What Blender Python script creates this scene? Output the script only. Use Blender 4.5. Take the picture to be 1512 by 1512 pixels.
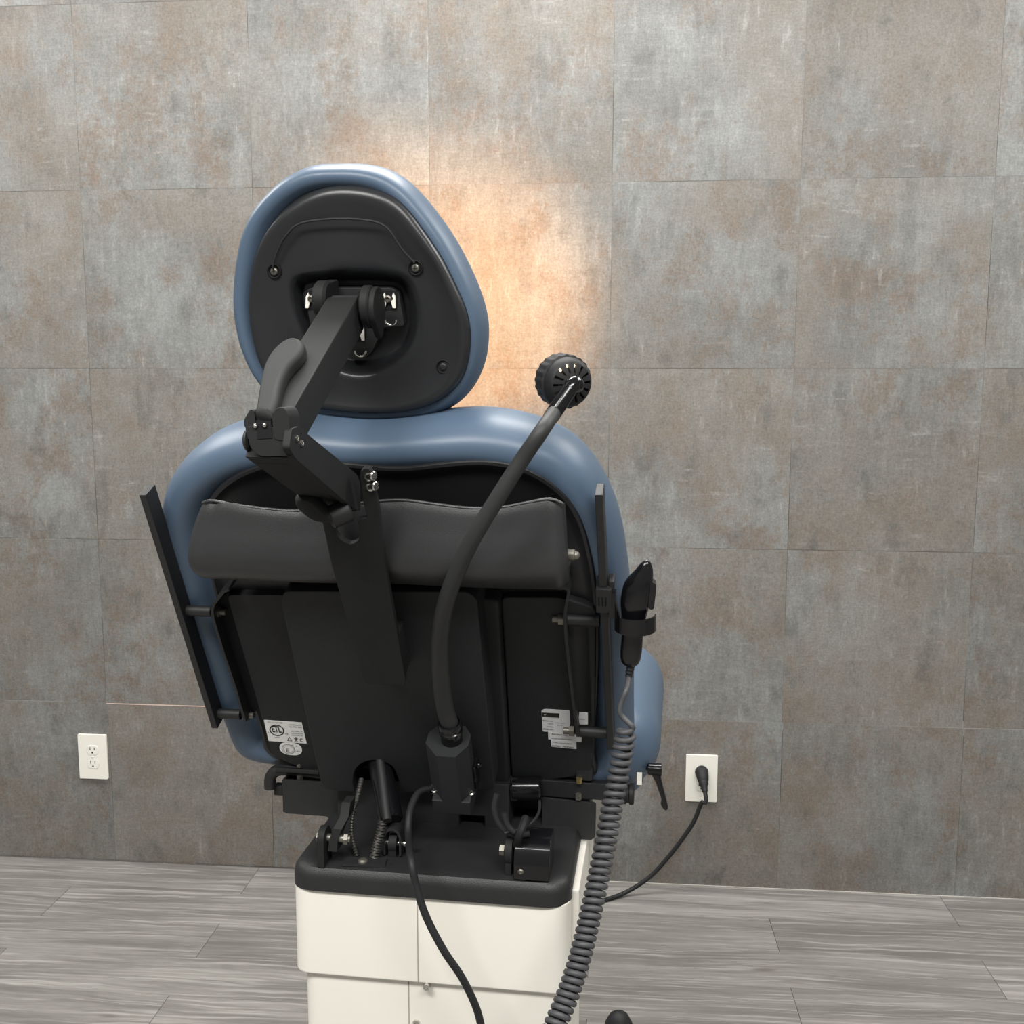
import bpy, bmesh, math, random
from mathutils import Vector, Matrix

random.seed(7)
for o in list(bpy.data.objects):
    bpy.data.objects.remove(o)
SC = bpy.context.scene
COL = SC.collection

# ------------------------------------------------------------------ camera
CAM_P = Vector((1.35353, -2.63365, 1.34268))
YAW, PITCH, ROLL = 0.0871772, -0.1272874, 0.00118
FPX = 1514.3
cy, sy, cp, sp = math.cos(YAW), math.sin(YAW), math.cos(PITCH), math.sin(PITCH)
CF = Vector((-sy * cp, cy * cp, sp))
_r = Vector((cy, sy, 0))
_u = _r.cross(CF)
CR = _r * math.cos(ROLL) + _u * math.sin(ROLL)
CU = -_r * math.sin(ROLL) + _u * math.cos(ROLL)
cam = bpy.data.cameras.new('camera')
cam.sensor_fit = 'HORIZONTAL'
cam.sensor_width = 36.0
cam.lens = 36.0 * FPX / 1512.0
cam.clip_start = 0.02
camo = bpy.data.objects.new('camera', cam)
COL.objects.link(camo)
m = Matrix((CR, CU, -CF)).transposed().to_4x4()
m.translation = CAM_P
camo.matrix_world = m
SC.camera = camo

# ------------------------------------------------------------------ world, lamps, exposure
SC.view_settings.view_transform = 'Standard'
SC.view_settings.look = 'None'
SC.view_settings.gamma = 1.0
SC.view_settings.exposure = 0.0
SC.view_settings.use_curve_mapping = False
world = bpy.data.worlds.new('room_ambient')
SC.world = world
world.use_nodes = True
world.node_tree.nodes['Background'].inputs[0].default_value = (1.0, 0.99, 0.975, 1)
world.node_tree.nodes['Background'].inputs[1].default_value = 0.27


def area(name, loc, sx, sy_, power, col=(1, 0.99, 0.962), rot=(0, 0, 0)):
    l = bpy.data.lights.new(name, 'AREA')
    l.shape = 'RECTANGLE'
    l.size, l.size_y = sx, sy_
    l.energy = power
    l.color = col
    o = bpy.data.objects.new(name, l)
    o.location = loc
    o.rotation_euler = rot
    COL.objects.link(o)
    return o


area('ceiling_lamp', (-0.75, -0.72, 2.78), 1.2, 0.5, 46)
area('ceiling_lamp', (1.1, -0.72, 2.78), 1.2, 0.5, 46)
area('ceiling_lamp', (2.95, -0.72, 2.78), 1.2, 0.5, 40)
area('ceiling_lamp', (0.45, -3.0, 2.78), 1.2, 0.6, 78)
area('ceiling_lamp', (2.0, -3.0, 2.78), 1.2, 0.6, 66)


# ------------------------------------------------------------------ helpers
def px(x, y, n, p0):
    d = CF + CR * ((x - 756) / FPX) - CU * ((y - 756) / FPX)
    t = (p0 - CAM_P).dot(n) / d.dot(n)
    return CAM_P + d * t


def at(x, y, depth):
    return CAM_P + (CF + CR * ((x - 756) / FPX) - CU * ((y - 756) / FPX)) * depth


def depth_of(p):
    return (p - CAM_P).dot(CF)


class Frame:
    def __init__(s, o, u, v):
        s.o = Vector(o)
        s.u = Vector(u).normalized()
        v = Vector(v)
        s.v = (v - s.u * v.dot(s.u)).normalized()
        s.w = s.u.cross(s.v)

    def pt(s, a, b, c=0.0):
        return s.o + s.u * a + s.v * b + s.w * c

    def px(s, x, y, c=0.0):
        q = px(x, y, s.w, s.o + s.w * c) - s.o
        return (q.dot(s.u), q.dot(s.v))

    def outline(s, pts, c=0.0):
        return [s.px(x, y, c) for x, y in pts]

    def at(s, x, y, c=0.0):
        return px(x, y, s.w, s.o + s.w * c)


ZV = Vector((0, 0, 1))


def smooth_loop(pts, n, closed=True):
    """Catmull-Rom through 2d/3d points, resampled evenly by arc length."""
    P = [Vector(p) for p in pts]
    N = len(P)
    out = []
    segs = N if closed else N - 1
    for i in range(segs):
        if closed:
            a, b, c, d = P[(i - 1) % N], P[i], P[(i + 1) % N], P[(i + 2) % N]
        else:
            a, b, c, d = P[max(i - 1, 0)], P[i], P[i + 1], P[min(i + 2, N - 1)]
        for k in range(12):
            t = k / 12
            out.append(0.5 * ((2 * b) + (c - a) * t + (2 * a - 5 * b + 4 * c - d) * t * t + (3 * b - a - 3 * c + d) * t ** 3))
    if not closed:
        out.append(P[-1].copy())
    pts2 = out + ([out[0]] if closed else [])
    L = [0]
    for i in range(1, len(pts2)):
        L.append(L[-1] + (pts2[i] - pts2[i - 1]).length)
    res = []
    j = 0
    for k in range(n):
        t = L[-1] * k / (n if closed else n - 1)
        while j < len(L) - 2 and L[j + 1] < t:
            j += 1
        dd = L[j + 1] - L[j]
        f_ = 0 if dd < 1e-12 else min(1, (t - L[j]) / dd)
        res.append(pts2[j].lerp(pts2[j + 1], f_))
    return res


def round_poly(pts, r, seg=5):
    """round the corners of a polygon; r a number or a list per corner"""
    N = len(pts)
    out = []
    for i in range(N):
        p0, p1, p2 = Vector(pts[i - 1]), Vector(pts[i]), Vector(pts[(i + 1) % N])
        rr = r[i] if isinstance(r, (list, tuple)) else r
        d0, d1 = p0 - p1, p2 - p1
        t = min(rr, d0.length * 0.49, d1.length * 0.49)
        if t < 1e-5:
            out.append(p1)
            continue
        a, b = p1 + d0.normalized() * t, p1 + d1.normalized() * t
        for k in range(seg + 1):
            s = k / seg
            out.append(a * (1 - s) ** 2 + p1 * 2 * s * (1 - s) + b * s * s)
    return out


def inset_loop(loop, d):
    """move a closed loop inwards in small smoothed steps, so tight corners never fold over"""
    k = max(1, int(math.ceil(abs(d) / 0.0025)))
    lp = loop
    for _ in range(k):
        lp = inset_step(lp, d / k)
        if d > 0:
            n = len(lp)
            for _ in range(2):
                lp = [lp[i] * 0.5 + (lp[i - 1] + lp[(i + 1) % n]) * 0.25 for i in range(n)]
    return lp


def inset_step(loop, d):
    N = len(loop)
    ar = sum(loop[i].x * loop[(i + 1) % N].y - loop[(i + 1) % N].x * loop[i].y for i in range(N))
    sgn = 1 if ar > 0 else -1
    out = []
    for i in range(N):
        t = (loop[(i + 1) % N] - loop[i - 1])
        if t.length < 1e-9:
            out.append(loop[i].copy())
            continue
        t.normalize()
        out.append(loop[i] + Vector((-t.y, t.x)) * d * sgn)
    return out


ROOT = Vector((0, 0, 0))


class B:
    """a bmesh being filled with shapes in world coordinates"""

    def __init__(s):
        s.bm = bmesh.new()

    def ring_loft(s, rings, cap0=True, cap1=True, closed=True):
        vr = [[s.bm.verts.new(p) for p in r] for r in rings]
        n = len(rings[0])
        fs = []
        for a, b in zip(vr, vr[1:]):
            for i in range(n if closed else n - 1):
                j = (i + 1) % n
                fs.append(s.bm.faces.new((a[i], a[j], b[j], b[i])))
        if cap0:
            fs.append(s.bm.faces.new(list(reversed(vr[0]))))
        if cap1:
            fs.append(s.bm.faces.new(vr[-1]))
        return fs

    def prism(s, fr, outline, c0, c1, bevel=0.0, seg=2, only=None):
        tmp = bmesh.new()
        a = [tmp.verts.new(fr.pt(p[0], p[1], c0)) for p in outline]
        b = [tmp.verts.new(fr.pt(p[0], p[1], c1)) for p in outline]
        n = len(outline)
        for i in range(n):
            j = (i + 1) % n
            tmp.faces.new((a[i], a[j], b[j], b[i]))
        tmp.faces.new(list(reversed(a)))
        tmp.faces.new(b)
        bmesh.ops.recalc_face_normals(tmp, faces=tmp.faces)
        if bevel > 0:
            tb = set(b)
            if only == 'top':
                ed = [e for e in tmp.edges if e.verts[0] in tb and e.verts[1] in tb]
            else:
                ed = [e for e in tmp.edges if len(e.link_faces) == 2 and e.calc_face_angle(0) > 0.5]
            bmesh.ops.bevel(tmp, geom=ed, offset=bevel, segments=seg, affect='EDGES', profile=0.5, clamp_overlap=True)
        s.merge(tmp)
        return s

    def box(s, fr, a0, a1, b0, b1, c0, c1, bevel=0.0, seg=2):
        return s.prism(fr, [(a0, b0), (a1, b0), (a1, b1), (a0, b1)], c0, c1, bevel, seg)

    def merge(s, tmp):
        mp = {}
        for v in tmp.verts:
            mp[v] = s.bm.verts.new(v.co)
        for f in tmp.faces:
            try:
                s.bm.faces.new([mp[v] for v in f.verts])
            except ValueError:
                pass
        tmp.free()

    def tube(s, path, r, n=12, caps=True, smooth=0, aspect=None):
        P = [Vector(p) for p in path]
        if smooth:
            P = smooth_loop(P, smooth, closed=False)
        N = len(P)
        rr = (lambda t: r) if not callable(r) else r
        up = None
        rings = []
        for i in range(N):
            t = (P[min(i + 1, N - 1)] - P[max(i - 1, 0)]).normalized()
            if up is None:
                up = t.orthogonal().normalized()
            up = (up - t * up.dot(t)).normalized()
            sd = t.cross(up)
            R_ = rr(i / max(1, N - 1))
            rings.append([P[i] + (up * math.cos(q) + sd * math.sin(q)) * R_ for q in [2 * math.pi * k / n for k in range(n)]])
        s.ring_loft(rings, caps, caps)
        return s

    def lathe(s, o, ax, prof, n=24, caps=True, phase=0.0):
        """prof: (radius, distance along the axis)"""
        ax = Vector(ax).normalized()
        u = ax.orthogonal().normalized()
        v = ax.cross(u)
        rings = []
        for r, t in prof:
            r = max(r, 1e-5)
            rings.append([Vector(o) + ax * t + (u * math.cos(q) + v * math.sin(q)) * r for q in [phase + 2 * math.pi * k / n for k in range(n)]])
        s.ring_loft(rings, caps, caps)
        return s

    def cyl(s, a, b, r, n=20, bev=0.0):
        a, b = Vector(a), Vector(b)
        L = (b - a).length
        bev = min(bev, r * 0.5, L * 0.4)
        pr = [(r, 0), (r, L)] if bev <= 0 else [(r - bev, 0), (r, bev), (r, L - bev), (r - bev, L)]
        return s.lathe(a, b - a, pr, n)

    def ball(s, o, r, n=12, sc=(1, 1, 1), fr=None):
        bmesh.ops.create_uvsphere(s.bm, u_segments=n * 2, v_segments=n, radius=1.0, matrix=(
            Matrix.Translation(o) @ (Matrix((fr.u, fr.v, fr.w)).transposed().to_4x4() if fr else Matrix.Identity(4)) @ Matrix.Diagonal((r * sc[0], r * sc[1], r * sc[2], 1))))
        return s

    def cushion(s, fr, loop, prof, sub=0):
        """prof: (inset, c) from rear centre outwards and round to the front"""
        rings = []
        if sub:
            prof = [(p.x, p.y) for p in smooth_loop(prof, sub, closed=False)]
        for d, c in prof:
            lp = inset_loop(loop, d) if abs(d) > 1e-6 else loop
            rings.append([fr.pt(p.x, p.y, c) for p in lp])
        s.ring_loft(rings)
        return s

    def out(s, name, mat, parent=None, angle=35, **tags):
        bmesh.ops.recalc_face_normals(s.bm, faces=s.bm.faces)
        me = bpy.data.meshes.new(name)
        for v in s.bm.verts:
            v.co -= ROOT
        s.bm.to_mesh(me)
        s.bm.free()
        me.polygons.foreach_set('use_smooth', [True] * len(me.polygons))
        me.set_sharp_from_angle(angle=math.radians(angle))
        if mat:
            me.materials.append(mat)
        o = bpy.data.objects.new(name, me)
        COL.objects.link(o)
        w_ = o.modifiers.new('weighted_normals', 'WEIGHTED_NORMAL')
        w_.keep_sharp = True
        if parent:
            o.parent = parent
        elif ROOT.length:
            o.location = ROOT
        for k, v in tags.items():
            o[k] = v
        return o


def thing(name, label, cat, loc, group=None):
    global ROOT
    ROOT = Vector(loc)
    o = bpy.data.objects.new(name, None)
    o.empty_display_size = 0.05
    o.location = loc
    COL.objects.link(o)
    o['label'] = label
    o['category'] = cat
    if group:
        o['group'] = group
    return o


# ------------------------------------------------------------------ materials
def mat(name, col, rough=0.5, metal=0.0, spec=0.5, bump=0.0, bscale=400.0, var=0.0, vscale=6.0, coat=0.0, emit=None, estr=0.0):
    M = bpy.data.materials.new(name)
    M.use_nodes = True
    nt = M.node_tree
    b = nt.nodes['Principled BSDF']
    b.inputs['Base Color'].default_value = (*col, 1)
    b.inputs['Roughness'].default_value = rough
    b.inputs['Metallic'].default_value = metal
    b.inputs['Specular IOR Level'].default_value = spec
    b.inputs['Coat Weight'].default_value = coat
    if emit:
        b.inputs['Emission Color'].default_value = (*emit, 1)
        b.inputs['Emission Strength'].default_value = estr
    tc = nt.nodes.new('ShaderNodeTexCoord')
    if bump:
        n = nt.nodes.new('ShaderNodeTexNoise')
        n.inputs['Scale'].default_value = bscale
        n.inputs['Detail'].default_value = 3
        bp = nt.nodes.new('ShaderNodeBump')
        bp.inputs['Strength'].default_value = bump
        bp.inputs['Distance'].default_value = 0.002
        nt.links.new(tc.outputs['Object'], n.inputs['Vector'])
        nt.links.new(n.outputs['Fac'], bp.inputs['Height'])
        nt.links.new(bp.outputs['Normal'], b.inputs['Normal'])
    if var:
        n = nt.nodes.new('ShaderNodeTexNoise')
        n.inputs['Scale'].default_value = vscale
        n.inputs['Detail'].default_value = 5
        mx = nt.nodes.new('ShaderNodeMix')
        mx.data_type = 'RGBA'
        mx.inputs[6].default_value = (*[c * (1 - var) for c in col], 1)
        mx.inputs[7].default_value = (*[min(1, c * (1 + var)) for c in col], 1)
        nt.links.new(tc.outputs['Object'], n.inputs['Vector'])
        nt.links.new(n.outputs['Fac'], mx.inputs[0])
        nt.links.new(mx.outputs[2], b.inputs['Base Color'])
    return M


M_BLUE = mat('blue_vinyl', (0.074, 0.112, 0.166), 0.42, bump=0.05, bscale=900, var=0.06, vscale=5, spec=0.45)
M_SHELL = mat('black_shell_plastic', (0.012, 0.012, 0.0135), 0.42, bump=0.06, bscale=700, var=0.15, spec=0.5)
M_PANEL = mat('black_textured_panel', (0.0165, 0.0175, 0.0190), 0.60, bump=0.16, bscale=900, var=0.1, spec=0.34)
M_ROLL = mat('black_roll_vinyl', (0.023, 0.0235, 0.0245), 0.42, bump=0.12, bscale=800, var=0.1, spec=0.6)
M_HEAD = mat('headrest_shell_plastic', (0.016, 0.0168, 0.0185), 0.36, bump=0.04, bscale=500, var=0.25, vscale=14, spec=0.5)
M_STEEL = mat('black_powder_coat', (0.015, 0.0155, 0.016), 0.52, bump=0.08, bscale=900, var=0.1, spec=0.45)
M_ARM = mat('charcoal_powder_coat', (0.0125, 0.0132, 0.0132), 0.66, bump=0.10, bscale=900, var=0.12, vscale=20, spec=0.25)
M_DARK = mat('dark_recess', (0.008, 0.008, 0.009), 0.7, spec=0.2)
M_GLOSS = mat('glossy_black_plastic', (0.005, 0.005, 0.006), 0.16, spec=0.5)
M_RUB = mat('black_rubber', (0.014, 0.014, 0.015), 0.6, spec=0.35)
M_NECK = mat('grey_black_gooseneck_sleeve', (0.024, 0.025, 0.025), 0.55, spec=0.4, var=0.12, vscale=30)
M_COIL = mat('grey_cord', (0.062, 0.062, 0.066), 0.5, spec=0.4)
M_CHROME = mat('chrome', (0.62, 0.61, 0.58), 0.22, metal=1.0)
M_NUT = mat('dull_steel', (0.20, 0.19, 0.165), 0.45, metal=0.8)
M_CREAM = mat('cream_paint', (0.79, 0.765, 0.69), 0.42, bump=0.03, bscale=500, var=0.02, spec=0.4)
M_CAP = mat('black_base_cap_plastic', (0.016, 0.0165, 0.017), 0.50, bump=0.2, bscale=800, var=0.12, spec=0.45)
M_WHITE = mat('white_plastic', (0.86, 0.84, 0.76), 0.35)
M_SLOT = mat('outlet_slot_dark', (0.03, 0.03, 0.03), 0.6)
M_LABEL = mat('white_sticker', (0.88, 0.88, 0.85), 0.4)
M_LABEL2 = mat('silver_sticker', (0.74, 0.74, 0.75), 0.35)
M_INK = mat('black_ink', (0.012, 0.012, 0.012), 0.6)
M_INKG = mat('grey_ink', (0.17, 0.17, 0.17), 0.6)
M_COND = mat('dull_conduit', (0.075, 0.072, 0.066), 0.4, metal=0.6)
M_BRASS = mat('brass', (0.45, 0.36, 0.15), 0.35, metal=0.9)
M_BULB = mat('lit_bulb_and_glints', (1, 0.8, 0.5), 0.4, emit=(1.0, 0.72, 0.38), estr=6.0)
M_CEIL = mat('white_ceiling_tile', (0.72, 0.71, 0.69), 0.9)


class NT:
    def __init__(s, name):
        s.m = bpy.data.materials.new(name)
        s.m.use_nodes = True
        s.t = s.m.node_tree
        s.b = s.t.nodes['Principled BSDF']

    def n(s, typ, **kw):
        x = s.t.nodes.new(typ)
        for k, v in kw.items():
            setattr(x, k, v)
        return x

    def l(s, a, b):
        s.t.links.new(a, b)

    def val(s, sock, v):
        if isinstance(v, bpy.types.NodeSocket):
            s.l(v, sock)
        else:
            sock.default_value = v

    def math(s, op, a, b=None, c=None, clamp=False):
        x = s.n('ShaderNodeMath', operation=op, use_clamp=clamp)
        s.val(x.inputs[0], a)
        if b is not None:
            s.val(x.inputs[1], b)
        if c is not None:
            s.val(x.inputs[2], c)
        return x.outputs[0]

    def mix(s, f, a, b, blend='MIX'):
        x = s.n('ShaderNodeMix', data_type='RGBA', blend_type=blend)
        s.val(x.inputs[0], f)
        s.val(x.inputs[6], a)
        s.val(x.inputs[7], b)
        return x.outputs[2]

    def noise(s, vec, scale, detail=4, rough=0.55, dist=0.0):
        x = s.n('ShaderNodeTexNoise')
        s.l(vec, x.inputs['Vector'])
        x.inputs['Scale'].default_value = scale
        x.inputs['Detail'].default_value = detail
        x.inputs['Roughness'].default_value = rough
        x.inputs['Distortion'].default_value = dist
        return x.outputs['Fac']

    def ramp(s, f, a, b):
        x = s.n('ShaderNodeMapRange', interpolation_type='SMOOTHSTEP')
        s.l(f, x.inputs['Value'])
        x.inputs['From Min'].default_value = a
        x.inputs['From Max'].default_value = b
        return x.outputs['Result']

    def comb(s, x, y, z):
        c = s.n('ShaderNodeCombineXYZ')
        for i, v in enumerate((x, y, z)):
            s.val(c.inputs[i], v)
        return c.outputs[0]


T = 0.4572
Z0 = 1.83073


def wall_material():
    k = NT('grunge_vinyl_wall_tile')
    tc = k.n('ShaderNodeTexCoord')
    sep = k.n('ShaderNodeSeparateXYZ')
    k.l(tc.outputs['Object'], sep.inputs[0])
    X, Z = sep.outputs['X'], sep.outputs['Z']
    # the tiles below the lowest seam sit a few millimetres to the right
    zt = k.math('DIVIDE', k.math('SUBTRACT', Z, Z0 - 4 * T), T)
    iz = k.math('FLOOR', zt)
    low = k.math('LESS_THAN', iz, 0.5)
    xt = k.math('DIVIDE', k.math('SUBTRACT', X, k.math('MULTIPLY', low, 0.004)), T)
    ix = k.math('FLOOR', xt)
    wn = k.n('ShaderNodeTexWhiteNoise', noise_dimensions='2D')
    k.l(k.comb(ix, iz, 0.0), wn.inputs['Vector'])
    rnd, rcol = wn.outputs['Value'], wn.outputs['Color']
    off = k.n('ShaderNodeVectorMath', operation='MULTIPLY_ADD')
    k.l(rcol, off.inputs[0])
    off.inputs[1].default_value = (17, 17, 17)
    k.l(k.comb(X, 0.0, Z), off.inputs[2])
    P = off.outputs[0]

    def sc(v, a, b):
        x = k.n('ShaderNodeVectorMath', operation='MULTIPLY')
        k.l(v, x.inputs[0])
        x.inputs[1].default_value = (a, 1, b)
        return x.outputs[0]
    big = k.noise(P, 4.2, 5, 0.6)
    med = k.noise(P, 11, 7, 0.68)
    vst = k.noise(sc(P, 60, 13), 1.0, 6, 0.65)
    hst = k.noise(sc(P, 12, 70), 1.0, 6, 0.65)
    weave_v = k.noise(sc(P, 420, 70), 1.0, 2, 0.6)
    weave_h = k.noise(sc(P, 60, 480), 1.0, 2, 0.6)
    gm = k.math('ADD', k.math('MULTIPLY', big, 0.5), k.math('ADD', k.math('MULTIPLY', vst, 0.32), k.math('MULTIPLY', hst, 0.18)))
    grey = k.mix(k.ramp(gm, 0.38, 0.62), (0.150, 0.150, 0.142, 1), (0.222, 0.228, 0.222, 1))
    blotch = k.math('ADD', k.math('MULTIPLY', med, 0.55), k.math('ADD', k.math('MULTIPLY', vst, 0.25), k.math('MULTIPLY', hst, 0.2)))
    grit = k.math('SUBTRACT', k.noise(sc(P, 130, 75), 1.0, 5, 0.75), 0.5)
    blotch = k.math('ADD', blotch, k.math('MULTIPLY', grit, 0.35))
    vst = k.math('ADD', vst, k.math('MULTIPLY', grit, 0.30))
    hst = k.math('ADD', hst, k.math('MULTIPLY', grit, 0.30))
    rust = k.math('ADD', k.noise(sc(P, 6.5, 5.0), 1.0, 6, 0.66), k.math('MULTIPLY', grit, 0.22))
    rusty = k.math('MULTIPLY', k.ramp(rust, 0.44, 0.60), k.ramp(blotch, 0.40, 0.58))
    c = k.mix(k.math('MULTIPLY', rusty, 0.72), grey, (0.150, 0.108, 0.078, 1))
    warm = k.ramp(k.noise(P, 2.6, 4, 0.5), 0.38, 0.62)
    c = k.mix(k.math('MULTIPLY', warm, 0.5), c, (0.190, 0.165, 0.138, 1))
    dark = k.math('MULTIPLY', k.ramp(k.noise(sc(P, 15, 9), 1.0, 6, 0.65), 0.52, 0.72), 0.5)
    c = k.mix(dark, c, (0.088, 0.088, 0.083, 1))
    light = k.math('MULTIPLY', k.ramp(vst, 0.56, 0.72), k.ramp(k.noise(P, 7, 4, 0.6), 0.46, 0.62))
    c = k.mix(k.math('MULTIPLY', light, 0.48), c, (0.315, 0.316, 0.305, 1))
    light2 = k.math('MULTIPLY', k.ramp(hst, 0.57, 0.72), k.ramp(k.noise(P, 6, 4, 0.6), 0.48, 0.64))
    c = k.mix(k.math('MULTIPLY', light2, 0.5), c, (0.305, 0.304, 0.292, 1))
    gr = k.math('ADD', 0.62, k.math('MULTIPLY', k.math('ADD', weave_v, weave_h), 0.38))
    fine = k.noise(P, 190, 3, 0.7)
    gr = k.math('MULTIPLY', gr, k.math('ADD', 0.55, k.math('MULTIPLY', fine, 0.90)))
    gr = k.math('MULTIPLY', gr, k.math('ADD', 0.95, k.math('MULTIPLY', rnd, 0.10)))
    vm = k.n('ShaderNodeVectorMath', operation='SCALE')
    k.l(c, vm.inputs[0])
    k.l(gr, vm.inputs['Scale'])
    c = vm.outputs[0]
    # seams between the tiles
    fx = k.math('MULTIPLY', k.math('PINGPONG', xt, 0.5), T)
    fz = k.math('MULTIPLY', k.math('PINGPONG', zt, 0.5), T)
    sx = k.math('LESS_THAN', fx, 0.0009)
    sz = k.math('LESS_THAN', fz, 0.0009)
    seamamt = k.math('ADD', 0.08, k.math('MULTIPLY', k.ramp(k.noise(k.comb(X, 0.0, Z), 3.5, 2, 0.5), 0.35, 0.65), 0.72))
    seam = k.math('MULTIPLY', k.math('MAXIMUM', sx, sz), seamamt)
    # lowest seam is an open gap showing the paler wall behind the tiles
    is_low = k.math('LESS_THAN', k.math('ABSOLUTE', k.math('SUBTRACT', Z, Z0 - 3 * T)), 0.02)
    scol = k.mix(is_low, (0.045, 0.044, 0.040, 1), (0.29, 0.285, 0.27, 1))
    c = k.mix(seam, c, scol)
    k.l(c, k.b.inputs['Base Color'])
    k.b.inputs['Roughness'].default_value = 0.6
    k.b.inputs['Specular IOR Level'].default_value = 0.35
    bp = k.n('ShaderNodeBump')
    bp.inputs['Strength'].default_value = 0.25
    bp.inputs['Distance'].default_value = 0.0015
    h = k.math('SUBTRACT', k.math('ADD', k.math('MULTIPLY', fine, 0.5), k.math('MULTIPLY', weave_h, 0.3)), k.math('MULTIPLY', seam, 0.8))
    k.l(h, bp.inputs['Height'])
    k.l(bp.outputs['Normal'], k.b.inputs['Normal'])
    return k.m


def floor_material():
    k = NT('grey_wood_plank_vinyl')
    at_ = k.n('ShaderNodeAttribute', attribute_name='plank')
    tc = k.n('ShaderNodeTexCoord')
    sep = k.n('ShaderNodeSeparateXYZ')
    k.l(tc.outputs['Object'], sep.inputs[0])
    X, Y = sep.outputs['X'], sep.outputs['Y']
    sr = k.n('ShaderNodeSeparateColor')
    k.l(at_.outputs['Color'], sr.inputs[0])
    r1, r2, r3 = sr.outputs[0], sr.outputs[1], sr.outputs[2]
    ox = k.math('ADD', X, k.math('MULTIPLY', r1, 37.0))
    oy = k.math('ADD', Y, k.math('MULTIPLY', r2, 23.0))
    warp = k.noise(k.comb(k.math('MULTIPLY', ox, 2.2), k.math('MULTIPLY', oy, 9.0), 0.0), 1.0, 3, 0.5)
    oyw = k.math('ADD', oy, k.math('MULTIPLY', warp, 0.06))
    g1 = k.noise(k.comb(k.math('MULTIPLY', ox, 1.6), k.math('MULTIPLY', oyw, 24.0), 0.0), 1.0, 6, 0.62)
    g2 = k.noise(k.comb(k.math('MULTIPLY', ox, 2.6), k.math('MULTIPLY', oyw, 105.0), 0.0), 1.0, 4, 0.62)
    g3 = k.noise(k.comb(k.math('MULTIPLY', ox, 22.0), k.math('MULTIPLY', oy, 520.0), 0.0), 1.0, 2, 0.6)
    base = k.mix(r3, (0.178, 0.169, 0.156, 1), (0.268, 0.256, 0.240, 1))
    c = k.mix(k.math('MULTIPLY', k.ramp(g1, 0.40, 0.62), 0.80), base, (0.128, 0.120, 0.111, 1))
    c = k.mix(k.math('MULTIPLY', k.ramp(g2, 0.50, 0.66), 0.55), c, (0.37, 0.358, 0.335, 1))
    c = k.mix(k.math('MULTIPLY', k.ramp(g2, 0.50, 0.32), 0.40), c, (0.105, 0.098, 0.091, 1))
    # knots
    vo = k.n('ShaderNodeTexVoronoi')
    k.l(k.comb(k.math('MULTIPLY', ox, 2.0), k.math('MULTIPLY', oyw, 9.0), 0.0), vo.inputs['Vector'])
    vo.inputs['Scale'].default_value = 1.0
    kn = k.ramp(vo.outputs['Distance'], 0.085, 0.03)
    c = k.mix(k.math('MULTIPLY', kn, 0.55), c, (0.075, 0.062, 0.052, 1))
    vm = k.n('ShaderNodeVectorMath', operation='SCALE')
    k.l(c, vm.inputs[0])
    k.l(k.math('ADD', 0.70, k.math('MULTIPLY', g3, 0.60)), vm.inputs['Scale'])
    k.l(vm.outputs[0], k.b.inputs['Base Color'])
    k.b.inputs['Roughness'].default_value = 0.48
    k.b.inputs['Specular IOR Level'].default_value = 0.35
    bp = k.n('ShaderNodeBump')
    bp.inputs['Strength'].default_value = 0.2
    bp.inputs['Distance'].default_value = 0.001
    k.l(g2, bp.inputs['Height'])
    k.l(bp.outputs['Normal'], k.b.inputs['Normal'])
    return k.m


# ------------------------------------------------------------------ setting
WX0, WX1, WY = -3.2, 5.2, -5.0
WF = Frame((0, 0, 0), (1, 0, 0), (0, 0, 1))          # u right, v up, w towards the room
b = B()
b.box(WF, WX0, WX1, -0.06, 2.8, -0.12, 0.0)
wall = b.out('wall_back', wall_material(), kind='structure')

# floor of staggered planks, each plank one slab with a fine dark joint
fm = floor_material()
me = bpy.data.meshes.new('floor')
bm = bmesh.new()
lay = bm.loops.layers.float_color.new('plank')
PW, PL = 0.1505, 0.9165
rng = random.Random(11)
for r in range(0, 34):
    y1, y0 = -0.003 - r * PW, -0.003 - (r + 1) * PW
    if y0 < WY:
        break
    st = 0.42 if r % 2 == 0 else -0.045
    kk = math.floor((WX0 - st) / PL)
    while st + kk * PL < WX1:
        x0, x1 = max(WX0, st + kk * PL), min(WX1, st + (kk + 1) * PL)
        col = (rng.random(), rng.random(), rng.random(), 1)
        g, gy = 0.0005, 0.00012
        f_ = bm.faces.new([bm.verts.new(q) for q in ((x0 + g, y0 + gy, 0), (x1 - g, y0 + gy, 0), (x1 - g, y1 - gy, 0), (x0 + g, y1 - gy, 0))])
        for lp in f_.loops:
            lp[lay] = col
        kk += 1
bm.to_mesh(me)
bm.free()
me.materials.append(fm)
flo = bpy.data.objects.new('floor', me)
COL.objects.link(flo)
flo['kind'] = 'structure'
b = B()
b.box(Frame((0, 0, 0), (1, 0, 0), (0, 1, 0)), WX0, WX1, WY, 0.0, -0.06, -0.0012)
b.out('floor_underlay', M_DARK, flo, kind='structure')
b = B()
b.box(Frame((0, 0, 0), (1, 0, 0), (0, 1, 0)), WX0, WX1, WY, 0.0, 2.8, 2.86)
b.out('ceiling', M_CEIL, kind='structure')


b = B()
b.box(WF, 1.36, WX1, 0.0, 0.0032, 0.0, 0.0035)
b.out('trim_1', mat('pale_caulk', (0.42, 0.40, 0.37), 0.7), kind='structure')
b = B()
gz = px(250, 1041.5, Vector((0, 1, 0)), Vector((0, 0, 0))).z
b.box(WF, 0.0, 0.38, gz - 0.0012, gz + 0.0012, -0.001, 0.0004)
b.out('trim_2', mat('bare_seam_gap', (0.62, 0.47, 0.41), 0.8), kind='structure')


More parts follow.
